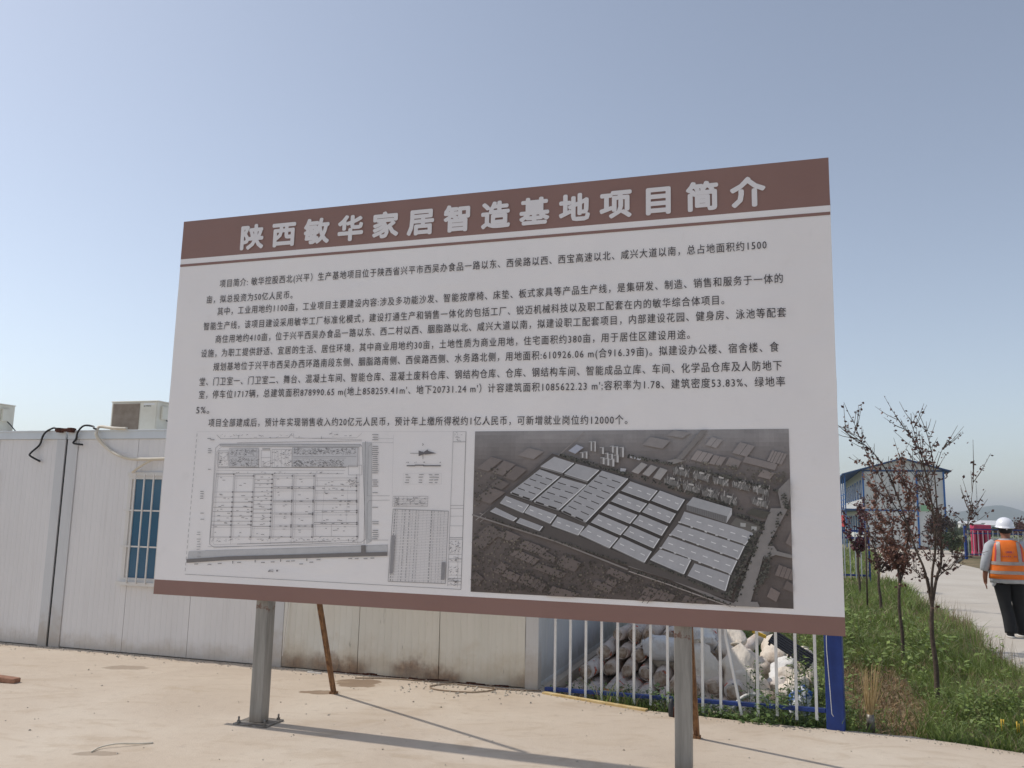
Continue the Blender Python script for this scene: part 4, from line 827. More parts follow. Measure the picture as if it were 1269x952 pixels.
# ------------------------------------------------------------------ grass, weeds
def blades(name, X_, Y_, Hh, Wd, cols, mat='blade', lean=.5, z0=None):
    n = len(X_); Zb = hgt(X_, Y_)-.01 if z0 is None else z0; an = rng.uniform(0, 2*np.pi, n); ld_ = rng.uniform(0, 2*np.pi, n); lm = rng.uniform(.1, 1, n)*lean*Hh
    dx, dy = np.cos(an)*Wd/2, np.sin(an)*Wd/2; lx, ly = np.cos(ld_)*lm, np.sin(ld_)*lm
    v = np.empty((n, 5, 3)); v[:, 0] = np.stack([X_-dx, Y_-dy, Zb], 1); v[:, 1] = np.stack([X_+dx, Y_+dy, Zb], 1)
    v[:, 2] = np.stack([X_+dx*.8+lx*.35, Y_+dy*.8+ly*.35, Zb+Hh*.6], 1); v[:, 3] = np.stack([X_-dx*.8+lx*.35, Y_-dy*.8+ly*.35, Zb+Hh*.6], 1); v[:, 4] = np.stack([X_+lx, Y_+ly, Zb+Hh], 1)
    b = (np.arange(n)*5)[:, None]; F_ = np.concatenate([b+np.array([[0, 1, 2]]), b+np.array([[0, 2, 3]]), b+np.array([[3, 2, 4]])], 1).ravel()
    c = np.repeat(cols[:, None], 5, 1); 
    o = attr_mesh(name, v.reshape(-1, 3), F_, 3, c.reshape(-1, 3), mat); return o
def fbm(x, y, f, s=0): return np.array([noise.fractal(Vector((a*f, b*f, s)), 1, 2, 3) for a, b in zip(x, y)])
def verge_samples(n, ymin, ymax, wleft):
    y = ymin+(ymax-ymin)*rng.random(n); x0 = np.maximum(np.interp(y, [q[1] for q in KERB[::-1]], [q[0] for q in KERB[::-1]]), .9+.33*(y-8)); x1 = edge_x(y); x0 = np.maximum(x0, x1-wleft(y))
    x = x0+(x1-x0)*rng.random(n)+rng.normal(0, .05, n); k = (y > kerb_y(x)+.04); k &= ~((x > .3) & (x < 2.5) & (y > 7.9) & (y < 11.5) & (x < 2.6)); return x[k], y[k]
GA, GB, GC = np.array([.13, .185, .038]), np.array([.25, .33, .085]), np.array([.055, .085, .024]); GD = np.array([.38, .30, .18])
def grow(name, n, y0, y1, hs, ws, wl, label):
    x, y = verge_samples(n, y0, y1, wl); f = fbm(x, y, .9); f2 = fbm(x, y, 2.7, 5)
    # bare straw patch beside the board's right edge
    d = np.hypot((x-(3.15+.29*(y-7)))/.45, (y-8.9)/2.1); bare = (d+f2*.6 < 1.15) & (rng.random(len(x)) < .93); k = ~bare & ((f2+.4*f > -.28) | (rng.random(len(x)) < .22)); x, y, f, f2 = x[k], y[k], f[k], f2[k]
    t = rng.random(len(x)); m_ = np.clip(.5+f*1.2+rng.normal(0, .2, len(x)), 0, 1)[:, None]; c = GA*(1-m_)+GB*m_
    dk = (np.clip(-f2*1.5, 0, 1)*(t < .7))[:, None]; c = c*(1-dk)+GC*dk; dry = ((t > .9) | ((f > .38) & (t > .6)))[:, None]; c = np.where(dry, GD*rng.uniform(.6, 1.1, (len(x), 1)), c)*rng.uniform(.75, 1.25, (len(x), 1))
    H_ = hs*(1+f2*.8)*rng.uniform(.45, 1.2, len(x)); H_ = np.clip(H_, .03, None)
    o = blades(name, x, y, H_, ws*rng.uniform(.6, 1.3, len(x)), c, lean=1.3); tag(o, label, 'grass', kind='stuff')
near_w = lambda y: np.full_like(y, 4.5)
grow('grass', 62000, 6.0, 12.5, .15, .007, near_w, 'green grass covering the verge beside the road')
grow('tall_grass', 30000, 12.0, 22.0, .17, .013, near_w, 'green grass around the far young trees')
grow('far_grass', 9000, 21, 44, .2, .03, lambda y: np.full_like(y, 7.), 'green grass by the far blue fence')
# seed heads along the road edge
y = rng.uniform(9, 17, 260); x = edge_x(y)-np.abs(rng.normal(0, .18, 260)); o = blades('seed_grass', x, y, rng.uniform(.2, .42, 260), np.full(260, .006), np.tile(GD*.8, (260, 1)), lean=.3); tag(o, 'thin dry seed stalks along the road edge', 'grass', kind='stuff')
# straw patch
n = 9000; y = rng.uniform(6.8, 11.0, n); x = 3.15+.29*(y-7)+rng.normal(0, .34, n); k = (y > kerb_y(x)+.05); x, y = x[k], y[k]
o = blades('dry_straw', x, y, rng.uniform(.012, .06, len(x)), rng.uniform(.006, .02, len(x)), GD*np.array([1, .86, .78])*rng.uniform(.4, 1.2, (len(x), 1)), lean=2.5); tag(o, 'dry straw and dead leaves in the bare patch right of the board', 'dry grass', kind='stuff')
# broad-leaved weeds
def weeds(name, plants, label, lsize, lc=(GA, GB), kind='stuff', stem_c=(.1, .14, .05)):
    vs, cs, fs = [], [], []
    for (x, y, z, h, sp, nl) in plants:
        ax, ay = rng.uniform(-.25, .25, 2)
        for _ in range(nl):
            t = rng.random()**.8; a = rng.uniform(0, 6.28); rr = sp*rng.random()**.5*(.4+.6*t)
            c = np.array([x+ax*h*t+rr*math.cos(a), y+ay*h*t+rr*math.sin(a), z+h*t]); L_ = lsize*rng.uniform(.5, 1.3); el_ = rng.uniform(-.5, .7); d = np.array([math.cos(a)*math.cos(el_), math.sin(a)*math.cos(el_), math.sin(el_)]); s_ = np.array([-math.sin(a), math.cos(a), rng.uniform(-.4, .4)]); s_ /= np.linalg.norm(s_)
            nrm = np.cross(d, s_); b = len(vs); vs += [c, c+d*L_*.5+s_*L_*.3+nrm*L_*.06, c+d*L_, c+d*L_*.5-s_*L_*.3+nrm*L_*.06]
            m_ = rng.random(); col = (lc[0]*(1-m_)+lc[1]*m_)*rng.uniform(.7, 1.3); cs += [col]*4; fs += [b, b+1, b+2, b, b+2, b+3]
        for _ in range(max(1, nl//25)):
            a = rng.uniform(0, 6.28); b = len(vs); q = np.array([x, y, z]); e = q+np.array([ax*h+sp*.5*math.cos(a), ay*h+sp*.5*math.sin(a), h]); w_ = np.array([.003, .0015, 0]); vs += [q-w_, q+w_, e+w_*.5, e-w_*.5]; cs += [np.array(stem_c)]*4; fs += [b, b+1, b+2, b, b+2, b+3]
    o = attr_mesh(name, np.array(vs), np.array(fs), 3, np.array(cs), 'leaf'); return tag(o, label, 'weeds', kind=kind)
pl = []
def fpt(s_, back=0.): q = F0+fd.normalized()*s_+Vector((.46, .89, 0))*back; return q.x, q.y
for k in range(60):
    s_ = rng.uniform(1.15, 2.42); x, y = fpt(s_, rng.uniform(-.12, .16)); pl.append((x, y, -.08, rng.uniform(.05, .15), .08, 34))
for k in range(14):
    s_ = rng.uniform(.02, 1.2); x, y = fpt(s_, rng.uniform(.0, .3)); pl.append((x, y, -.12, rng.uniform(.06, .16), .05, 14))
pl.append((*fpt(1.12, -.02), -.05, .2, .1, 60)); pl.append((*fpt(1.95, -.06), -.05, .3, .13, 120))
weeds('leafy_weeds', pl, 'bright broad leaved weeds spilling under the fence rail', .05, (np.array([.10, .16, .05]), np.array([.19, .27, .09])))
pl = []
for k in range(70):
    s_ = rng.uniform(.15, 2.45); x, y = fpt(s_, rng.uniform(.08, .45)); pl.append((x, y, -.16, rng.uniform(.10, .26), .10, 30))
for k in range(16):
    s_ = rng.uniform(1.7, 2.4); x, y = fpt(s_, rng.uniform(.1, .4)); pl.append((x, y, -.15, rng.uniform(.35, .72), .05, 50))
weeds('dark_weeds', pl, 'dark leafy weeds growing between fence and fabric rolls', .038, (GC, GA))
pl = []
for k in range(42):
    y = rng.uniform(6.3, 9.5); x = rng.uniform(float(np.interp(y, [6.2, 6.8], [3.7, 2.75])), float(edge_x(np.array(y)))-.1)
    if y > kerb_y(x)+.1 and abs(x-(3.15+.29*(y-7))) > .35: pl.append((x, y, float(hgt(x, y)), rng.uniform(.08, .26), .11, 34))
for k in range(26): y = rng.uniform(6.9, 8.4); pl.append((2.72+rng.normal(0, .06)+(y-6.9)*.1, y, -.15, rng.uniform(.2, .6), .1, 60))
for k in range(20): pl.append((rng.uniform(4.0, 4.7), rng.uniform(7.2, 8.2), -.16, rng.uniform(.15, .34), .12, 60))
weeds('verge_weeds', pl, 'mixed green weeds growing among the verge grass', .042, (GA*.9, GB))
# creepers behind the pile and far scrub
pl = [(rng.uniform(2.4, 5.5), rng.uniform(9.5, 15), -.1, rng.uniform(.2, .5), .2, 40) for _ in range(70)]
weeds('scrub', pl, 'low green scrub behind the sacks', .07, (GA, GB))
# yellow flowers and pale stones in the verge
m = MB()
for k in range(9):
    x, y = 3.95+random.uniform(-.1, .1), 6.80+random.uniform(-.1, .1); m.tube([(x, y, -.02+random.random()*.06), (x, y, .0+random.random()*.02+.07)], [.002, .006], 6)
tag(m.build('yellow_flowers', 'yellow_plastic'), 'small yellow flowers in the grass at the bottom right corner', 'flowers', kind='stuff')
for x, y, r_, lb in [(3.23, 6.78, .05, 'pale stone on the kerb right of the straw bundle'), (4.72, 8.2, .045, 'white stone in the grass right of the nearest tree'), (4.95, 7.9, .03, 'small white stone lowest in the grass right of the nearest tree')]:
    m = MB(); m.loft([(0, 0, -.01, r_*.6, r_*.5), (0, 0, r_*.3, r_, r_*.7), (0, 0, r_*.8, r_*.8, r_*.6), (0, 0, r_*1.05, r_*.3, r_*.25)], 9); m.jitter(.012, 12); o = m.build('stone', 'stone'); o.location = (x, y, float(hgt(x, y))+.02); tag(o, lb, 'stone')
# dry shrub bundle wrapped in grey at its foot
sh = tag(empty('straw_bundle', (2.83, 6.86, -.03)), 'dry straw bundle tied with grey wrap beside the blue post', 'straw bundle')
m = MB(); rd = random.Random(5)
for k in range(70):
    a = rd.uniform(0, 6.28); r_ = rd.random()*.09; h = rd.uniform(.2, .52); m.tube([(.018*math.cos(a), .018*math.sin(a), 0), (.02*math.cos(a), .02*math.sin(a), .14), (.02+r_*math.cos(a), r_*math.sin(a), h)], [.003, .003, .0012], 4, smooth=False, cap=False)
m.build('straw_stalks', 'straw', sh)
m = MB(); m.tube([(0, 0, .0), (0, 0, .08), (0, 0, .13)], [.032, .03, .027], 10); m.build('wrap', 'bolt_zinc', sh)
m = MB(); m.tube([(0, 0, 0), (-.16, -.1, .18), (-.2, -.16, .4)], .006, 5); 

# ------------------------------------------------------------------ young purple-leaved trees
def cat_pts(P_, k=4):
    P_ = [Vector(q) for q in P_]; out = []
    for i in range(len(P_)-1):
        p0, p1, p2, p3 = P_[max(i-1, 0)], P_[i], P_[i+1], P_[min(i+2, len(P_)-1)]
        for j in range(k):
            t = j/k; out.append(.5*((2*p1)+(-p0+p2)*t+(2*p0-5*p1+4*p2-p3)*t*t+(-p0+3*p1-3*p2+p3)*t**3))
    return out+[P_[-1]]
def plum(name, base, fork, stems, label, seed, r0, leaf_n, lsz=.034, twig_n=7, lean=0., leaf_lo=.0, colors=(np.array([.075, .034, .030]), np.array([.16, .08, .06]))):
    rd = random.Random(seed); t = tag(empty(name, base), label, 'tree', 'young plum trees along the verge')
    m = MB(); m.tube(cat_pts([(0, 0, -.06), (.012, 0, fork*.35), (-.008, .01, fork*.7), (lean, 0, fork)]), [r0*(1.15-.35*j/12) for j in range(13)], 8); m.build('trunk', 'bark', t)
    m = MB(); vs, cs, fs = [], [], []
    def leaf(c, d):
        L_ = lsz*rd.uniform(.6, 1.3); a = rd.uniform(0, 6.28); s_ = d.cross(Vector((math.cos(a), math.sin(a), .3))).normalized(); nn = d.cross(s_); b = len(vs)
        vs.extend([c, c+d*L_*.5+s_*L_*.32+nn*L_*.08, c+d*L_, c+d*L_*.5-s_*L_*.32+nn*L_*.08]); q = rd.random()**1.5; col = colors[0]*(1-q)+colors[1]*q
        cs.extend([col]*4); fs.extend([b, b+1, b+2, b, b+2, b+3])
    for q_ in stems:
        st_, rr, dens = q_[:3]; pts = cat_pts((st_ if len(q_) > 3 else [(lean, 0, fork)]+st_), 4); k = len(pts); m.tube(pts, [max(.0025, rr*(1-.85*i/(k-1))) for i in range(k)], 6, cap=False)
        for _ in range(int(twig_n*dens)):
            i = rd.randrange(k//5, k-1); c = pts[i]; d = (pts[i+1]-pts[i]).normalized(); side_ = Vector((rd.uniform(-1, 1), rd.uniform(-1, 1), rd.uniform(-.2, .8))).normalized()
            e = c+(d*.7+side_*.7).normalized()*rd.uniform(.1, .34); mid = c.lerp(e, .5)+Vector((0, 0, -.015)); m.tube([c, mid, e], [.004, .003, .0018], 4, cap=False)
            for _ in range(int(leaf_n*rd.uniform(.2, 1.6)*(1.25-.9*i/k))):
                s_ = rd.random(); q = (c.lerp(mid, s_*2) if s_ < .5 else mid.lerp(e, s_*2-1))+Vector((rd.gauss(0, .012), rd.gauss(0, .012), rd.gauss(0, .012)))
                leaf(q, Vector((rd.uniform(-1, 1), rd.uniform(-1, 1), rd.uniform(-.9, .5))).normalized())
        for _ in range(int(dens*leaf_n*.8)):
            i = rd.randrange(0, k-1); leaf(pts[i]+Vector((rd.gauss(0, .02), rd.gauss(0, .02), 0)), Vector((rd.uniform(-1, 1), rd.uniform(-1, 1), rd.uniform(-.9, .6))).normalized())
    m.build('branches', 'bark', t); c_ = attr_mesh('crown', np.array([tuple(q) for q in vs]), np.array(fs), 3, np.array(cs), 'leaf', t); c_['kind'] = 'stuff'
    return t
Y1 = 8.6; zb = float(hgt(4.2, 8.6)); px = lambda x, y, Yd, bx, dy=0: ((((x-634.5)/1050*1.0)*Yd*1.0), dy, 0)
cr = np.array
def tp(x, y, depth, base, dy=0.):
    """photo measurement -> offset from the tree foot at that tree's own distance"""
    d = rt*((x-634.5)/1050)-up*((y-476)/1050)+fw; k = depth/d.y; q = Vector((0, 0, 1.6))+d*k; return (q.x-base[0], q.y-base[1]+dy, q.z-base[2])
b1 = (4.2, 8.6, zb)
st = lambda L_, dys, b, Yd: [tp(x, y, Yd, b, d) for (x, y), d in zip(L_, dys)]
S1 = [(st([(1162, 716), (1169, 700), (1171, 665), (1169, 634), (1170, 586), (1166, 543), (1155, 505)], [.02, .05, .08, .12, .2, .25, .3], b1, Y1), .017, 1.2),
      (st([(1152, 712), (1153, 680), (1148, 640), (1141, 600), (1131, 570), (1122, 540), (1116, 520)], [-.05, -.1, -.15, -.15, -.2, -.2, -.2], b1, Y1), .015, 1.5),
      (st([(1146, 708), (1137, 680), (1130, 650), (1122, 612), (1112, 585), (1096, 560), (1078, 541), (1061, 525)], [.0, .05, .1, .2, .22, .25, .3, .35], b1, Y1), .014, 1.5),
      (st([(1169, 634), (1158, 612), (1148, 592), (1138, 574)], [.12, .16, .2, .2], b1, Y1), .007, .5, 1),
      (st([(1170, 588), (1161, 572), (1151, 550), (1141, 530), (1127, 514)], [.2, .22, .25, .3, .3], b1, Y1), .007, .7, 1),
      (st([(1163, 715), (1180, 698), (1190, 660), (1195, 610), (1194, 572)], [.0, -.05, -.1, -.15, -.2], b1, Y1), .007, 1.0),
      (st([(1191, 655), (1203, 634), (1219, 612)], [-.1, -.05, .0], b1, Y1), .004, .35, 1),
      (st([(1148, 640), (1136, 615), (1128, 585), (1126, 560)], [-.15, -.2, -.25, -.3], b1, Y1), .007, .7, 1),
      (st([(1131, 652), (1116, 625), (1098, 585), (1084, 548), (1076, 514)], [.1, .15, .2, .3, .4], b1, Y1), .008, .9, 1),
      (st([(1150, 716), (1136, 712), (1122, 700), (1114, 692)], [0, -.05, -.1, -.2], b1, Y1), .006, .3),
      (st([(1170, 586), (1178, 560), (1186, 545)], [.2, .2, .2], b1, Y1), .005, .3, 1)]
plum('plum_tree', b1, .93, S1, 'nearest young plum tree with sparse purple leaves left of the walking person', 4, .024, 10, .036, 20)
b2 = (4.97, 11.0, float(hgt(4.97, 11.0))); Y2 = 11.0
S2 = [(st([(1113, 705), (1104, 680), (1098, 640), (1092, 600)], [0, .1, .2, .2], b2, Y2), .014, 2.2), (st([(1118, 700), (1122, 660), (1116, 620), (1110, 590), (1108, 560)], [0, -.1, -.2, -.2, -.2], b2, Y2), .014, 2.4), (st([(1121, 705), (1132, 680), (1138, 640), (1140, 610)], [0, .1, .1, .2], b2, Y2), .012, 1.8), (st([(1112, 700), (1100, 690), (1085, 650), (1080, 620)], [0, -.1, -.2, -.1], b2, Y2), .01, 1.8), (st([(1116, 700), (1112, 650), (1098, 600), (1090, 570)], [.1, .2, .3, .4], b2, Y2), .01, 1.6)]
plum('plum_tree', b2, .95, S2, 'second young plum tree, with a dense low reddish crown behind the nearest one', 5, .022, 15, .046, 20, colors=(np.array([.15, .06, .045]), np.array([.33, .17, .11])))
b3 = (6.85, 15.97, float(hgt(6.85, 15.97))); Y3 = 15.97
S3 = [(st([(1090, 700), (1083, 670), (1078, 640), (1076, 615)], [0, .1, .2, .2], b3, Y3), .02, 1.6), (st([(1096, 700), (1102, 670), (1104, 640), (1100, 615)], [0, -.1, -.1, -.2], b3, Y3), .018, 1.8), (st([(1100, 705), (1112, 690), (1122, 660)], [0, .1, .2], b3, Y3), .014, 1.2), (st([(1088, 695), (1090, 650), (1092, 610)], [.1, .2, .2], b3, Y3), .014, 1.8)]
plum('plum_tree', b3, .80, S3, 'third young plum tree, forking in front of the far fence end post', 6, .026, 11, .055, 14, colors=(np.array([.08, .034, .028]), np.array([.17, .085, .055])))
b4 = (7.95, 19.6, float(hgt(7.95, 19.6))); Y4 = 19.6
S4 = [(st([(1057, 672), (1051, 655), (1048, 630)], [0, .1, .2], b4, Y4), .02, 1.8), (st([(1064, 672), (1066, 650), (1062, 625)], [0, -.1, -.1], b4, Y4), .02, 2.0), (st([(1070, 675), (1076, 655), (1078, 635)], [0, .1, .2], b4, Y4), .016, 1.6)]
plum('plum_tree', b4, .92, S4, 'farthest young plum tree, with dark red leaves right beside the board edge', 8, .028, 16, .07, 14, colors=(np.array([.08, .018, .026]), np.array([.16, .04, .05])))
m = MB(); m.tube([(0, 0, 0), (.02, 0, 1.5)], .018, 6); m.build('_tmp', 'bark') if False else None
stake = m.build('stake', 'bark'); stake.location = (7.0, 16.9, -.1); tag(stake, 'thin dark stake standing in the grass beside the third plum tree', 'stake')

# ------------------------------------------------------------------ far fences
def bar_fence(label, A, B, h, n, end='B', z0=0., group='far blue and white bar fences'):
    A = Vector(A); B = Vector(B); d = B-A; L_ = d.length; f = tag(empty('fence', A, math.atan2(d.y, d.x)), label, 'fence', group)
    for z in (z0+.10, h-.12, h-.30): m = MB(); m.box(0, L_, -.02, .02, z, z+.05); m.build('rail', 'blue_paint', f)
    for k in range(n):
        x = (k+.5)*L_/n; m = MB(); m.box(x-.013, x+.013, -.034, -.021, z0+.05, h-.16 if k % 1 == 0 else h); m.build('bar', 'fence_white', f)
    hw = .05 if end == 'B' else .02
    for x in (0, L_): m = MB(); m.box(x-hw, x+hw, -hw, hw, -.1, h+.06); m.build('post', 'blue_paint', f)
    return f
bar_fence('blue railed white bar fence right beside the board, behind the plum trees', (6.6, 23.4, 0), (9.42, 22.5, 0), 1.36, 22, 'T')
fr = bar_fence('blue railed white bar fence left of the walking person, before the pink barrier', (20.3, 38.2, 0), (25.3, 37.6, 0), 1.32, 24)
# pink barrier
pb = tag(empty('plastic_barrier', (21.35, 39.4, 0)), 'pink plastic barrier with tall slots standing behind the far fence', 'barrier')
for k in range(5): m = MB(); m.box(k*.17, k*.17+.08, 0, .3, .2, 1.12); m.build('upright', 'pink_plastic', pb)
m = MB(); m.box(-.02, .80, -.02, .32, 1.12, 1.42); m.build('top_block', 'pink_plastic', pb, bevel=.03)
m = MB(); m.box(-.02, .80, -.02, .32, 0, .2); m.build('foot_block', 'pink_plastic', pb, bevel=.03)
m = MB(); m.box(.0, .78, .12, .18, .2, 1.12); m.build('core', 'banner_red', pb)
m = MB(); m.box(0, 2.6, 0, .08, 0, .80); m.box(2.62, 4.2, 0, .08, 0, .76); o = m.build('panel_hoarding', 'house_white'); o.location = (22.3, 40.6, 0); tag(o, 'pale low site hoarding behind the far fence', 'hoarding')

# ------------------------------------------------------------------ two-storey site building
gd = Vector((.947, -.32, 0)); ga = math.atan2(gd.y, gd.x)
bl = tag(empty('site_building', (19.65, 47.5, 0), ga), 'white two storey prefab site building with blue trim and blue gabled roof', 'building')
GW, GH, LEN, RH = 4.15, 4.25, 20., .62
m = MB(); m.add([(0, 0, 0), (GW, 0, 0), (GW, 0, GH), (GW/2, 0, GH+RH), (0, 0, GH)], [(0, 1, 2, 3, 4)]); m.add([(0, LEN, 0), (GW, LEN, 0), (GW, LEN, GH), (GW/2, LEN, GH+RH), (0, LEN, GH)], [(4, 3, 2, 1, 0)])
m.add([(GW, 0, 0), (GW, LEN, 0), (GW, LEN, GH), (GW, 0, GH)], [(0, 1, 2, 3)]); m.add([(0, 0, 0), (0, LEN, 0), (0, LEN, GH), (0, 0, GH)], [(3, 2, 1, 0)]); m.build('wall', 'house_white', bl)
for k, x in enumerate(np.linspace(0, GW, 7)[1:-1]): 
    if abs(x-GW*.667) > .1: m = MB(); m.box(x-.006, x+.006, -.008, -.001, .05, GH-.1); m.build('panel_joint', 'print_grey', bl)
for x in (.0, GW*.655, GW-.09): m = MB(); m.box(x, x+.09, -.03, -.0015, 0, GH-.03); m.build('trim', 'blue_trim', bl)
m = MB(); m.box(.1, GW*.65, -.028, -.002, 2.02, 2.10); m.build('trim', 'blue_trim', bl)
m = MB(); m.bar((-.02, -.02, GH-.02), (GW, -.02, GH-.02), .03, .09); m.build('trim', 'blue_roof', bl)
m = MB()
for s_ in (0, 1):
    a = (-1.0 if s_ == 0 else GW/2, GW+.28)[0]; 
    if s_ == 0: q = [(-1.05, GH-.28), (GW/2, GH+RH)]
    else: q = [(GW/2, GH+RH), (GW+.32, GH-.08)]
    (xa, za), (xb, zb_) = q; y0_, y1_ = -.25, LEN+.25; t = .08
    m.add([(xa, y0_, za), (xb, y0_, zb_), (xb, y1_, zb_), (xa, y1_, za), (xa, y0_, za+t), (xb, y0_, zb_+t), (xb, y1_, zb_+t), (xa, y1_, za+t)], [(0, 3, 2, 1), (4, 5, 6, 7), (0, 1, 5, 4), (2, 3, 7, 6), (0, 4, 7, 3), (1, 2, 6, 5)])
m.build('roof', 'blue_roof', bl)
m = MB(); m.box(-.95, 0, 0, LEN, 2.02, 2.12); m.build('walkway', 'blue_roof', bl)
for k in range(9):
    y_ = .05+k*2.4; m = MB(); m.box(-.93, -.87, y_, y_+.06, 0, GH-.25); m.build('walkway_post', 'blue_trim', bl)
for z in (2.35, 2.62, 2.9): m = MB(); m.box(-.93, -.90, 0.12, LEN, z, z+.035); m.build('railing', 'blue_trim', bl)
for st_z in (.75, 2.75):
    for k in range(8):
        y_ = .8+k*2.4; wn = empty('window', (-.012, y_, st_z), 0, bl); m = MB(); m.box(0, .01, 0, 1.1, 0, .95); m.build('pane', 'house_glass', wn)
        m = MB(); m.box(-.02, .011, -.06, -.001, -.05, 1.0); m.box(-.02, .011, 1.101, 1.16, -.05, 1.0); m.box(-.02, .011, -.001, 1.101, -.05, -.001); m.box(-.02, .011, -.001, 1.101, .951, 1.0); m.build('frame', 'blue_trim', wn)
m = MB(); m.box(GW*.70, GW*.70+.62, -.03, -.002, 2.05, 2.38); m.build('wall_plate', 'sign_green', bl)
m = MB(); m.box(GW*.69-.12, GW*.69-.02, -.05, -.002, 2.1, 2.3); m.build('wall_lamp', 'black_plastic', bl)
m = MB(); m.box(-1.02, -.96, .2, 3.4, 1.1, 1.75); m.build('red_banner', 'banner_red', bl)

# ------------------------------------------------------------------ far trees, scrub, houses, hills
def bushy(name, loc, rx, rz, h0, n, lsz, cols, label, cat, group=None, kind=None, seed=1, ry=None):
    rd = np.random.default_rng(seed); t = tag(empty(name, loc), label, cat, group); m = MB()
    m.tube([(0, 0, -.1), (.03*rx, 0, h0*.6), (0, 0, h0+rz*.8)], [rx*.07, rx*.055, rx*.02], 7)
    vs, cs, fs = [], [], []; cl = rd.normal(0, 1, (26, 3)); cl /= np.linalg.norm(cl, axis=1)[:, None]; cl *= rd.uniform(.35, .95, (26, 1)); ry = ry or rx
    for c in cl[:9]: m.tube([(0, 0, h0*.7), (c[0]*rx*.4, c[1]*ry*.4, h0+rz*(.5+c[2]*.2)), (c[0]*rx*.85, c[1]*ry*.85, h0+rz*(1+c[2]*.85))], [rx*.03, rx*.02, rx*.006], 5, cap=False)
    m.build('trunk', 'bark', t)
    for _ in range(n):
        c = cl[rd.integers(26)]; q = (c+rd.normal(0, .17, 3))*np.array([rx, ry, rz])+np.array([0, 0, h0+rz]); q[2] = max(q[2], .02); d = rd.normal(0, 1, 3); d /= np.linalg.norm(d); s_ = np.cross(d, rd.normal(0, 1, 3)); s_ /= np.linalg.norm(s_); L_ = lsz*rd.uniform(.5, 1.4)
        b = len(vs); vs += [q, q+d*L_*.5+s_*L_*.3, q+d*L_, q+d*L_*.5-s_*L_*.3]; k = rd.random(); cs += [(cols[0]*(1-k)+cols[1]*k)*(.8+.5*rd.random())]*4; fs += [b, b+1, b+2, b, b+2, b+3]
    o = attr_mesh('crown', np.array(vs), np.array(fs), 3, np.array(cs), 'leaf', t); o['kind'] = 'stuff'; return t
DR = (np.array([.04, .028, .022]), np.array([.10, .06, .045])); DG = (np.array([.03, .045, .018]), np.array([.07, .09, .04]))
bushy('dark_shrub', (20.9, 41.5, 0), .75, .95, .15, 2600, .11, DR, 'dark reddish shrub between the site building and the far fence', 'shrub', seed=2)
bushy('dark_shrub', (20.75, 40.3, 0), .45, .55, .1, 1200, .09, DG, 'dark green shrub left of the far fence post', 'shrub', seed=3)
bushy('red_tree', (25.1, 40.5, .0), 1.7, .62, .75, 2400, .14, (np.array([.07, .03, .028]), np.array([.14, .07, .055])), 'low reddish tree right behind the walking person', 'tree', seed=4)
bushy('red_tree', (22.0, 52.0, 0), .9, .6, 1.2, 1100, .16, DR, 'small reddish tree far behind the pink barrier', 'tree', seed=6)
# scrubby bank on the far right
n = 16000; x = rng.uniform(22.5, 60, n); y = rng.uniform(28, 60, n); k = (y > 1.52*x-9.) | (y > 42); x, y = x[k], y[k]; bh = .15+.8*np.clip((x-24)/10, 0, 1)
o = blades('bank_grass', x, y, rng.uniform(.2, .6, len(x)), rng.uniform(.03, .08, len(x)), (GA*.8+GD*.25)*rng.uniform(.6, 1.3, (len(x), 1)), lean=.8); tag(o, 'tall olive grass on the bank at the right edge', 'grass', kind='stuff')
n = 26000; th = rng.uniform(R(-40), R(50), n); rr = rng.uniform(70, 420, n)**1.0; x = np.sin(th)*rr; y = np.cos(th)*rr; f = fbm(x, y, .02, 3); k = f > -.1; x, y, rr = x[k], y[k], rr[k]
H_ = rng.uniform(.25, .95, len(x))*(rr/300)**.7*1.6; o = blades('distant_scrub', x, y, H_, H_*rng.uniform(.5, 1.3, len(x)), np.array([.075, .085, .045])*rng.uniform(.4, 1.4, (len(x), 1)), lean=.3, z0=np.full(len(x), -.1)); tag(o, 'distant belt of olive scrub across the plain', 'scrub', kind='stuff')
for k, (xr, Yd, w_, h_, lb) in enumerate([(.5385, 150, 3.2, 1.5, 'tiny pale shed on the plain straight above the pink barrier'), (.556, 170, 5.0, 1.7, 'long pale low house on the plain left of the white helmet'), (.568, 140, 2.4, 1.3, 'tiny cream shed on the plain nearest the white helmet')]):
    hh = tag(empty('far_house', (xr*Yd, Yd, 0), R(-20)), lb, 'house', 'low pale houses on the far plain'); m = MB(); m.box(-w_/2, w_/2, 0, 3, 0, h_*.7); m.build('wall', 'house_white', hh)
    m = MB(); m.add([(-w_/2-.1, -.1, h_*.7), (w_/2+.1, -.1, h_*.7), (w_/2+.1, 3.1, h_*.7), (-w_/2-.1, 3.1, h_*.7), (-w_/2, 1.5, h_), (w_/2, 1.5, h_)], [(0, 1, 5, 4), (2, 3, 4, 5), (0, 4, 3), (1, 2, 5), (0, 3, 2, 1)]); m.build('roof', 'frame_grey', hh)
    for q in (-.25, .2): m = MB(); m.box(w_*q, w_*q+.5, -.03, -.005, h_*.2, h_*.5); m.build('window', 'house_glass', hh)
m = MB(); m.bar((-.4, 0, 0), (0, 0, 17), .05); m.bar((.4, 0, 0), (0, 0, 17), .05); m.bar((0, .5, 0), (0, 0, 17), .05)
for k in range(12): z = k*1.4; s_ = .5*(1-z/17); m.bar((-s_, 0, z), (s_*.9, 0, z+1.4), .03); m.bar((s_, 0, z), (-s_*.9, 0, z+1.4), .03)
o = m.build('lattice_mast', 'steel'); o.location = (.5475*320, 320, 0); tag(o, 'thin lattice mast rising from the plain left of the hill', 'mast')
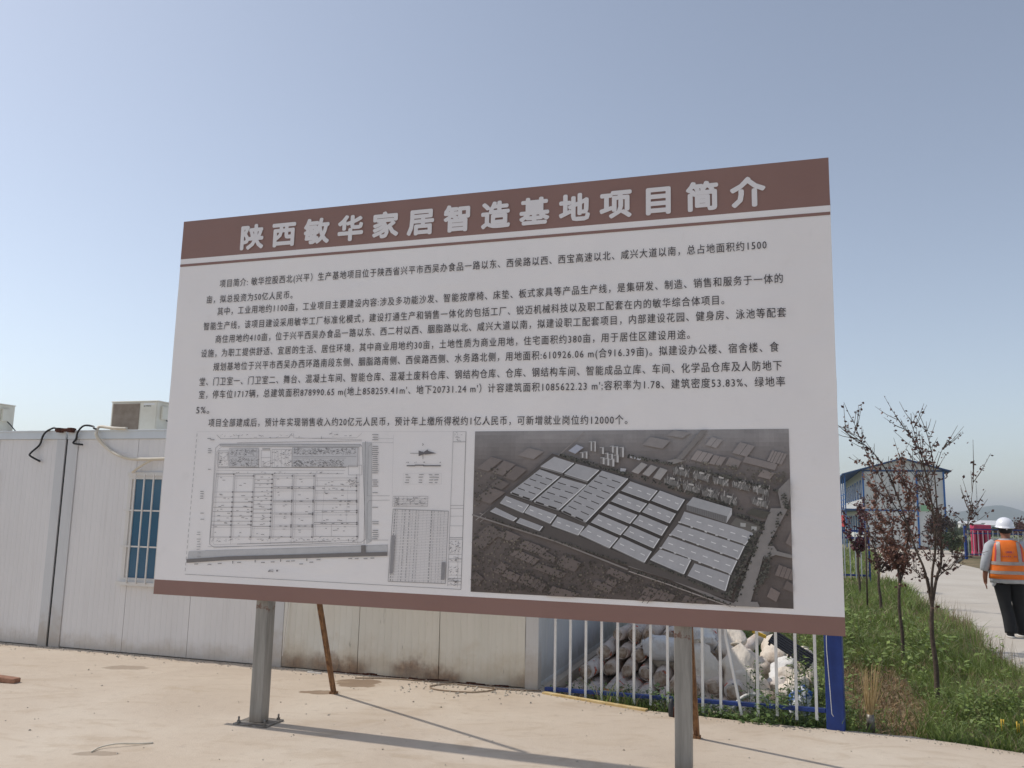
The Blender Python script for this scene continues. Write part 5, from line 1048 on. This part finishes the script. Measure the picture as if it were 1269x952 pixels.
# hills
def hz(x):
    e = lambda c, s_, h: h*math.exp(-((x-c)/s_)**2)
    return e(848, 62, 22)+e(880, 42, 7)+e(760, 60, 6)+e(1000, 130, 8)+e(600, 200, 8)+e(200, 260, 9)+e(-400, 300, 10)+e(1500, 250, 18)+e(-1100, 300, 14)
nxh, nyh = 260, 14; vs = []
for j in range(nyh+1):
    for i_ in range(nxh+1):
        x = -1600+3600*i_/nxh; t = j/nyh; yy = 1440+300*t; sc = yy/1500; vs.append((x*sc, yy, hz(x)*math.sin(min(1, t*2)*math.pi/2)*(1+.10*noise.fractal(Vector((x*.02, yy*.02, 0)), 1, 2, 4))-1+.6*noise.noise(Vector((x*.05, yy*.05, 2)))))
m = MB(); m.add(vs, [(j*(nxh+1)+i_, j*(nxh+1)+i_+1, (j+1)*(nxh+1)+i_+1, (j+1)*(nxh+1)+i_) for j in range(nyh) for i_ in range(nxh)], 0, True); tag(m.build('hills', 'hill'), kind='structure')

# ------------------------------------------------------------------ walking person seen from behind
PS = .925
per = tag(empty('person', (7.06, 12.20, 0), R(-20)), 'person in white hard hat, orange reflective vest and black trousers walking away', 'person'); per.scale = (PS*1.06, PS*1.03, PS)
# continuous body grown from a skeleton
def body():
    vs = []; es = []; rad = []
    def v(x, y, z, r, parent=None, r2=None):
        vs.append((x, y, z)); rad.append((r, r2 or r)); i_ = len(vs)-1
        if parent is not None: es.append((parent, i_))
        return i_
    pel = v(0, 0, .93, .13, None, .11); b_ = v(0, .0, 1.10, .125, pel, .105); c_ = v(0, .0, 1.30, .14, b_, .11); n0 = v(0, .01, 1.43, .07, c_); n1 = v(0, .02, 1.50, .055, n0); h0 = v(0, .035, 1.57, .078, n1); h1 = v(0, .035, 1.66, .085, h0); v(0, .03, 1.71, .06, h1)
    for s_ in (-1, 1):
        sh_ = v(s_*.165, 0, 1.39, .06, c_); e_ = v(s_*.275, -.03, 1.12, .043, sh_); w_ = v(s_*.295, .02, .885, .034, e_); pm = v(s_*.293, .035, .83, .031, w_, .02); pk = v(s_*.288, .047, .79, .028, pm, .016)
        for k, (dx, dl) in enumerate([(-.024, .060), (-.008, .072), (.008, .066), (.022, .05)]):
            a = v(s_*.288+.2*dx, .047+dx*.9, .765, .0085, pk); bb = v(s_*.282+.2*dx, .051+dx*.9, .765-dl*.5, .0078, a); v(s_*.272+.2*dx, .059+dx*.9, .765-dl, .0068, bb)
        t0 = v(s_*.278, .07, .825, .011, pm); t1 = v(s_*.270, .085, .795, .009, t0); v(s_*.266, .089, .77, .0075, t1)
        if s_ < 0: hp = v(-.09, 0, .88, .09, pel); kn = v(-.055, .02, .49, .058, hp); an = v(-.02, -.06, .10, .038, kn); v(-.02, .07, .045, .032, an)
        else: hp = v(.09, 0, .88, .09, pel); kn = v(.12, .08, .49, .058, hp); an = v(.15, .15, .11, .038, kn); v(.155, .28, .05, .032, an)
    for q, r_ in (((0, .115, 1.585), .014), ((0, .128, 1.57), .012)): pass
    nb = v(0, .118, 1.60, .014, h0); v(0, .132, 1.585, .013, nb)
    for s_ in (-1, 1): v(s_*.088, .025, 1.60, .016, h0, .009)
    me = bpy.data.meshes.new('body'); me.from_pydata(vs, es, []); o = bpy.data.objects.new('body', me); COL.objects.link(o)
    mod = o.modifiers.new('skin', 'SKIN'); sk = me.skin_vertices[0].data
    for i_, r_ in enumerate(rad): sk[i_].radius = r_
    sk[0].use_root = True; s2 = o.modifiers.new('sub', 'SUBSURF'); s2.levels = 2; s2.render_levels = 2
    bpy.context.view_layer.update(); me2 = bpy.data.meshes.new_from_object(o.evaluated_get(bpy.context.evaluated_depsgraph_get())); bpy.data.objects.remove(o)
    me2.shade_smooth(); me2.materials.clear(); me2.materials.append(MAT['skin']); o = bpy.data.objects.new('body', me2); COL.objects.link(o); o.parent = per; return o
body()
m = MB()
for s_ in (-1, 1): m.loft([(s_*.03, .117, 1.617, .004, .004), (s_*.03, .121, 1.624, .010, .005), (s_*.03, .117, 1.631, .004, .004)], 8)
m.build('eyes', 'eye_dark', per)
m = MB(); m.loft([(0, .116, 1.545, .020, .006), (0, .117, 1.549, .022, .008), (0, .115, 1.553, .018, .005)], 8); m.build('mouth', 'logo_purple', per)
m = MB(); m.loft([(0, .02, 1.535, .055, .05), (0, .008, 1.57, .082, .085), (0, .012, 1.62, .092, .098), (0, .02, 1.68, .09, .10)], 18); m.build('hair', 'hair_black', per)
h_ = empty('hard_hat', (0, 0, 0), 0, per); m = MB(); prof_ = [(1.638, .128, .150), (1.645, .130, .152), (1.65, .118, .138), (1.68, .116, .134), (1.72, .107, .124), (1.755, .086, .102), (1.778, .055, .068), (1.79, .02, .026), (1.791, .002, .002)]
m.loft([(0, .03, z, a, b, 0, .12) for z, a, b in prof_], 28); m.build('shell', 'helmet_white', h_)
m = MB(); m.loft([(0, .11, 1.645, .09, .10, 0, .05), (0, .112, 1.650, .09, .10, 0, .05)], 20); m.build('brim', 'helmet_white', h_)
m = MB(); m.loft([(0, .015, 1.600, .094, .105), (0, .017, 1.645, .102, .118)], 22, cap=(False, False)); m.build('headband', 'hair_black', h_)
m = MB(); m.box(-.008, .008, -.100, -.088, 1.60, 1.625); m.build('buckle', 'helmet_white', h_)
m = MB(); m.loft([(0, 0, .80, .235, .16), (0, 0, .86, .24, .165), (0, 0, .98, .228, .155), (0, 0, 1.15, .215, .145), (0, 0, 1.3, .222, .14), (0, 0, 1.39, .195, .115), (0, .005, 1.43, .12, .085), (0, .01, 1.475, .075, .068)], 28, cap=(True, False), ex=2.3)
for s_ in (-1, 1): m.tube([(s_*.15, 0, 1.395), (s_*.21, -.01, 1.34), (s_*.255, -.025, 1.22), (s_*.285, -.03, 1.10), (s_*.296, -.005, 1.0), (s_*.298, .0, .985)], [.07, .078, .070, .064, .058, .053], 14)
m.jitter(.010, 9); m.jitter(.006, 26); m.build('shirt', 'shirt_grey', per)
m = MB(); m.tube([(-.17, -.03, .82), (-.20, -.05, .79), (-.215, -.06, .745)], [.05, .035, .006], 8); m.build('shirt_tail', 'shirt_grey', per)
vrings = [(.865, .245, .172), (.93, .240, .170), (1.02, .236, .165), (1.12, .228, .158), (1.22, .224, .154), (1.32, .212, .148), (1.385, .185, .128), (1.425, .14, .108), (1.445, .10, .09)]
def vest_r(z):
    zz = [q[0] for q in vrings]; return float(np.interp(z, zz, [q[1] for q in vrings])), float(np.interp(z, zz, [q[2] for q in vrings]))
m = MB(); m.loft([(0, 0, z, a, b) for z, a, b in vrings], 40, cap=(False, False), ex=2.5); m.jitter(.006, 8); vest = m.build('vest', 'vest_orange', per); sm = vest.modifiers.new('th', 'SOLIDIFY'); sm.thickness = .004; sm.offset = 1
def band(z0, z1, name='reflective_band', mat='reflective_grey', a0=0, a1=2*math.pi, e=.010, par=vest):
    m = MB(); n = 48; vs = []
    for z in np.linspace(z0, z1, 3):
        rx, ry = vest_r(z)
        for j in range(n+1):
            a = a0+(a1-a0)*j/n; ca, sa = math.cos(a), math.sin(a); q = Vector(((rx)*math.copysign(abs(ca)**.8, ca), (ry)*math.copysign(abs(sa)**.8, sa), z)); q = q+.006*noise.noise_vector(q*8); d = Vector((ca, sa, 0)); vs.append(q+d*e)
    fs = [(i_*(n+1)+j, i_*(n+1)+j+1, (i_+1)*(n+1)+j+1, (i_+1)*(n+1)+j) for i_ in range(2) for j in range(n)]
    m.add(vs, fs, 0, True); return m.build(name, mat, par)
band(.935, .985); band(1.075, 1.125)
def strap(xa, xb, name='shoulder_band', mat='reflective_grey', e=.011, z0=1.125, z1=1.425, taper=.02):
    m = MB(); n = 10; vs = []
    for k in range(n+1):
        z = z0+(z1-z0)*k/n; rx, ry = vest_r(z)
        for x in (xa, (xa+xb)/2, xb):
            x_ = x*(1-taper*k/n); t = min(.97, abs(x_)/rx); y_ = -ry*(1-t**2.5)**(1/2.5); q = Vector((x_, y_, z)); q = q+.006*noise.noise_vector(q*8); vs.append(q+Vector((0, -e, 0)))
    m.add(vs, [(k*3+i_, k*3+i_+1, (k+1)*3+i_+1, (k+1)*3+i_) for k in range(n) for i_ in (0, 1)], 0, True); return m.build(name, mat, vest)
strap(-.165, -.115, taper=.12); strap(.115, .165, taper=.12); strap(-.185, -.168, 'edge_trim', 'vest_trim', .009, taper=.12); strap(.168, .185, 'edge_trim', 'vest_trim', .009, taper=.12)
# emblem and printed line on the back of the vest
m = MB(); pts = [(.052*math.cos(a), -.172, 1.275+.032*math.sin(a)) for a in np.linspace(R(-200), R(20), 14)]
for a, b in zip(pts[:-1], pts[1:]): m.bar(a, b, .012, .002)
for x in (-.026, -.008, .01, .026): m.box(x-.005, x+.005, -.1735, -.1715, 1.258, 1.285)
m.box(-.035, .035, -.1736, -.1716, 1.262, 1.268); m.build('emblem', 'logo_purple', vest)
m = MB()
for x in (-.085, -.06, -.035, -.012, .012, .065, .082):
    m.box(x-.008, x+.008, -.1725, -.1705, 1.200, 1.205); m.box(x-.003, x+.002, -.1727, -.1706, 1.192, 1.214); m.box(x-.006, x+.007, -.1725, -.1705, 1.209, 1.212)
m.build('back_lettering', 'logo_purple', vest)
m = MB(); m.loft([(0, 0, .79, .19, .14), (0, 0, .86, .205, .15), (0, 0, .93, .20, .145)], 28, cap=(True, True), ex=2.3)
m.tube([(-.10, .0, .88), (-.08, .01, .70), (-.058, .02, .50), (-.035, -.03, .28), (-.02, -.055, .10), (-.02, -.055, .065)], [.115, .105, .085, .078, .075, .074], 18); m.tube([(.10, .0, .88), (.11, .04, .70), (.12, .085, .50), (.135, .12, .28), (.15, .15, .11), (.152, .155, .075)], [.115, .105, .085, .078, .075, .074], 18)
m.jitter(.014, 8); m.jitter(.007, 22); m.build('trousers', 'trouser_black', per)
for s_, (x, y, tl) in ((0, (-.02, -.055, 0)), (1, (.152, .155, 0))):
    sh_ = empty('shoe', (x, y, 0), 0, per); m = MB(); m.loft([(0, .05, .006, .046, .135), (0, .05, .028, .048, .137)], 20, ex=2.3); m.build('sole', 'sole_white', sh_)
    m = MB(); m.loft([(0, .05, .028, .045, .132), (0, .045, .055, .043, .12), (0, .005, .085, .040, .075), (0, -.02, .12, .040, .05)], 20, ex=2.2); m.build('upper', 'hair_black', sh_)

# ------------------------------------------------------------------ haze over the plain
hb = MB(); hb.box(-2600, 2900, -60, 2300, -1.6, 48); me_h = G('haze_air'); me_h.t.nodes.remove(me_h.b); pv = me_h.n('ShaderNodeVolumePrincipled'); pv.inputs['Color'].default_value = (.82, .88, .96, 1); pv.inputs['Density'].default_value = .00055; pv.inputs['Anisotropy'].default_value = .2
me_h.l(pv.outputs[0], me_h.t.nodes['Material Output'].inputs['Volume']); MAT['haze'] = me_h.m
tag(hb.build('haze', 'haze'), kind='stuff')
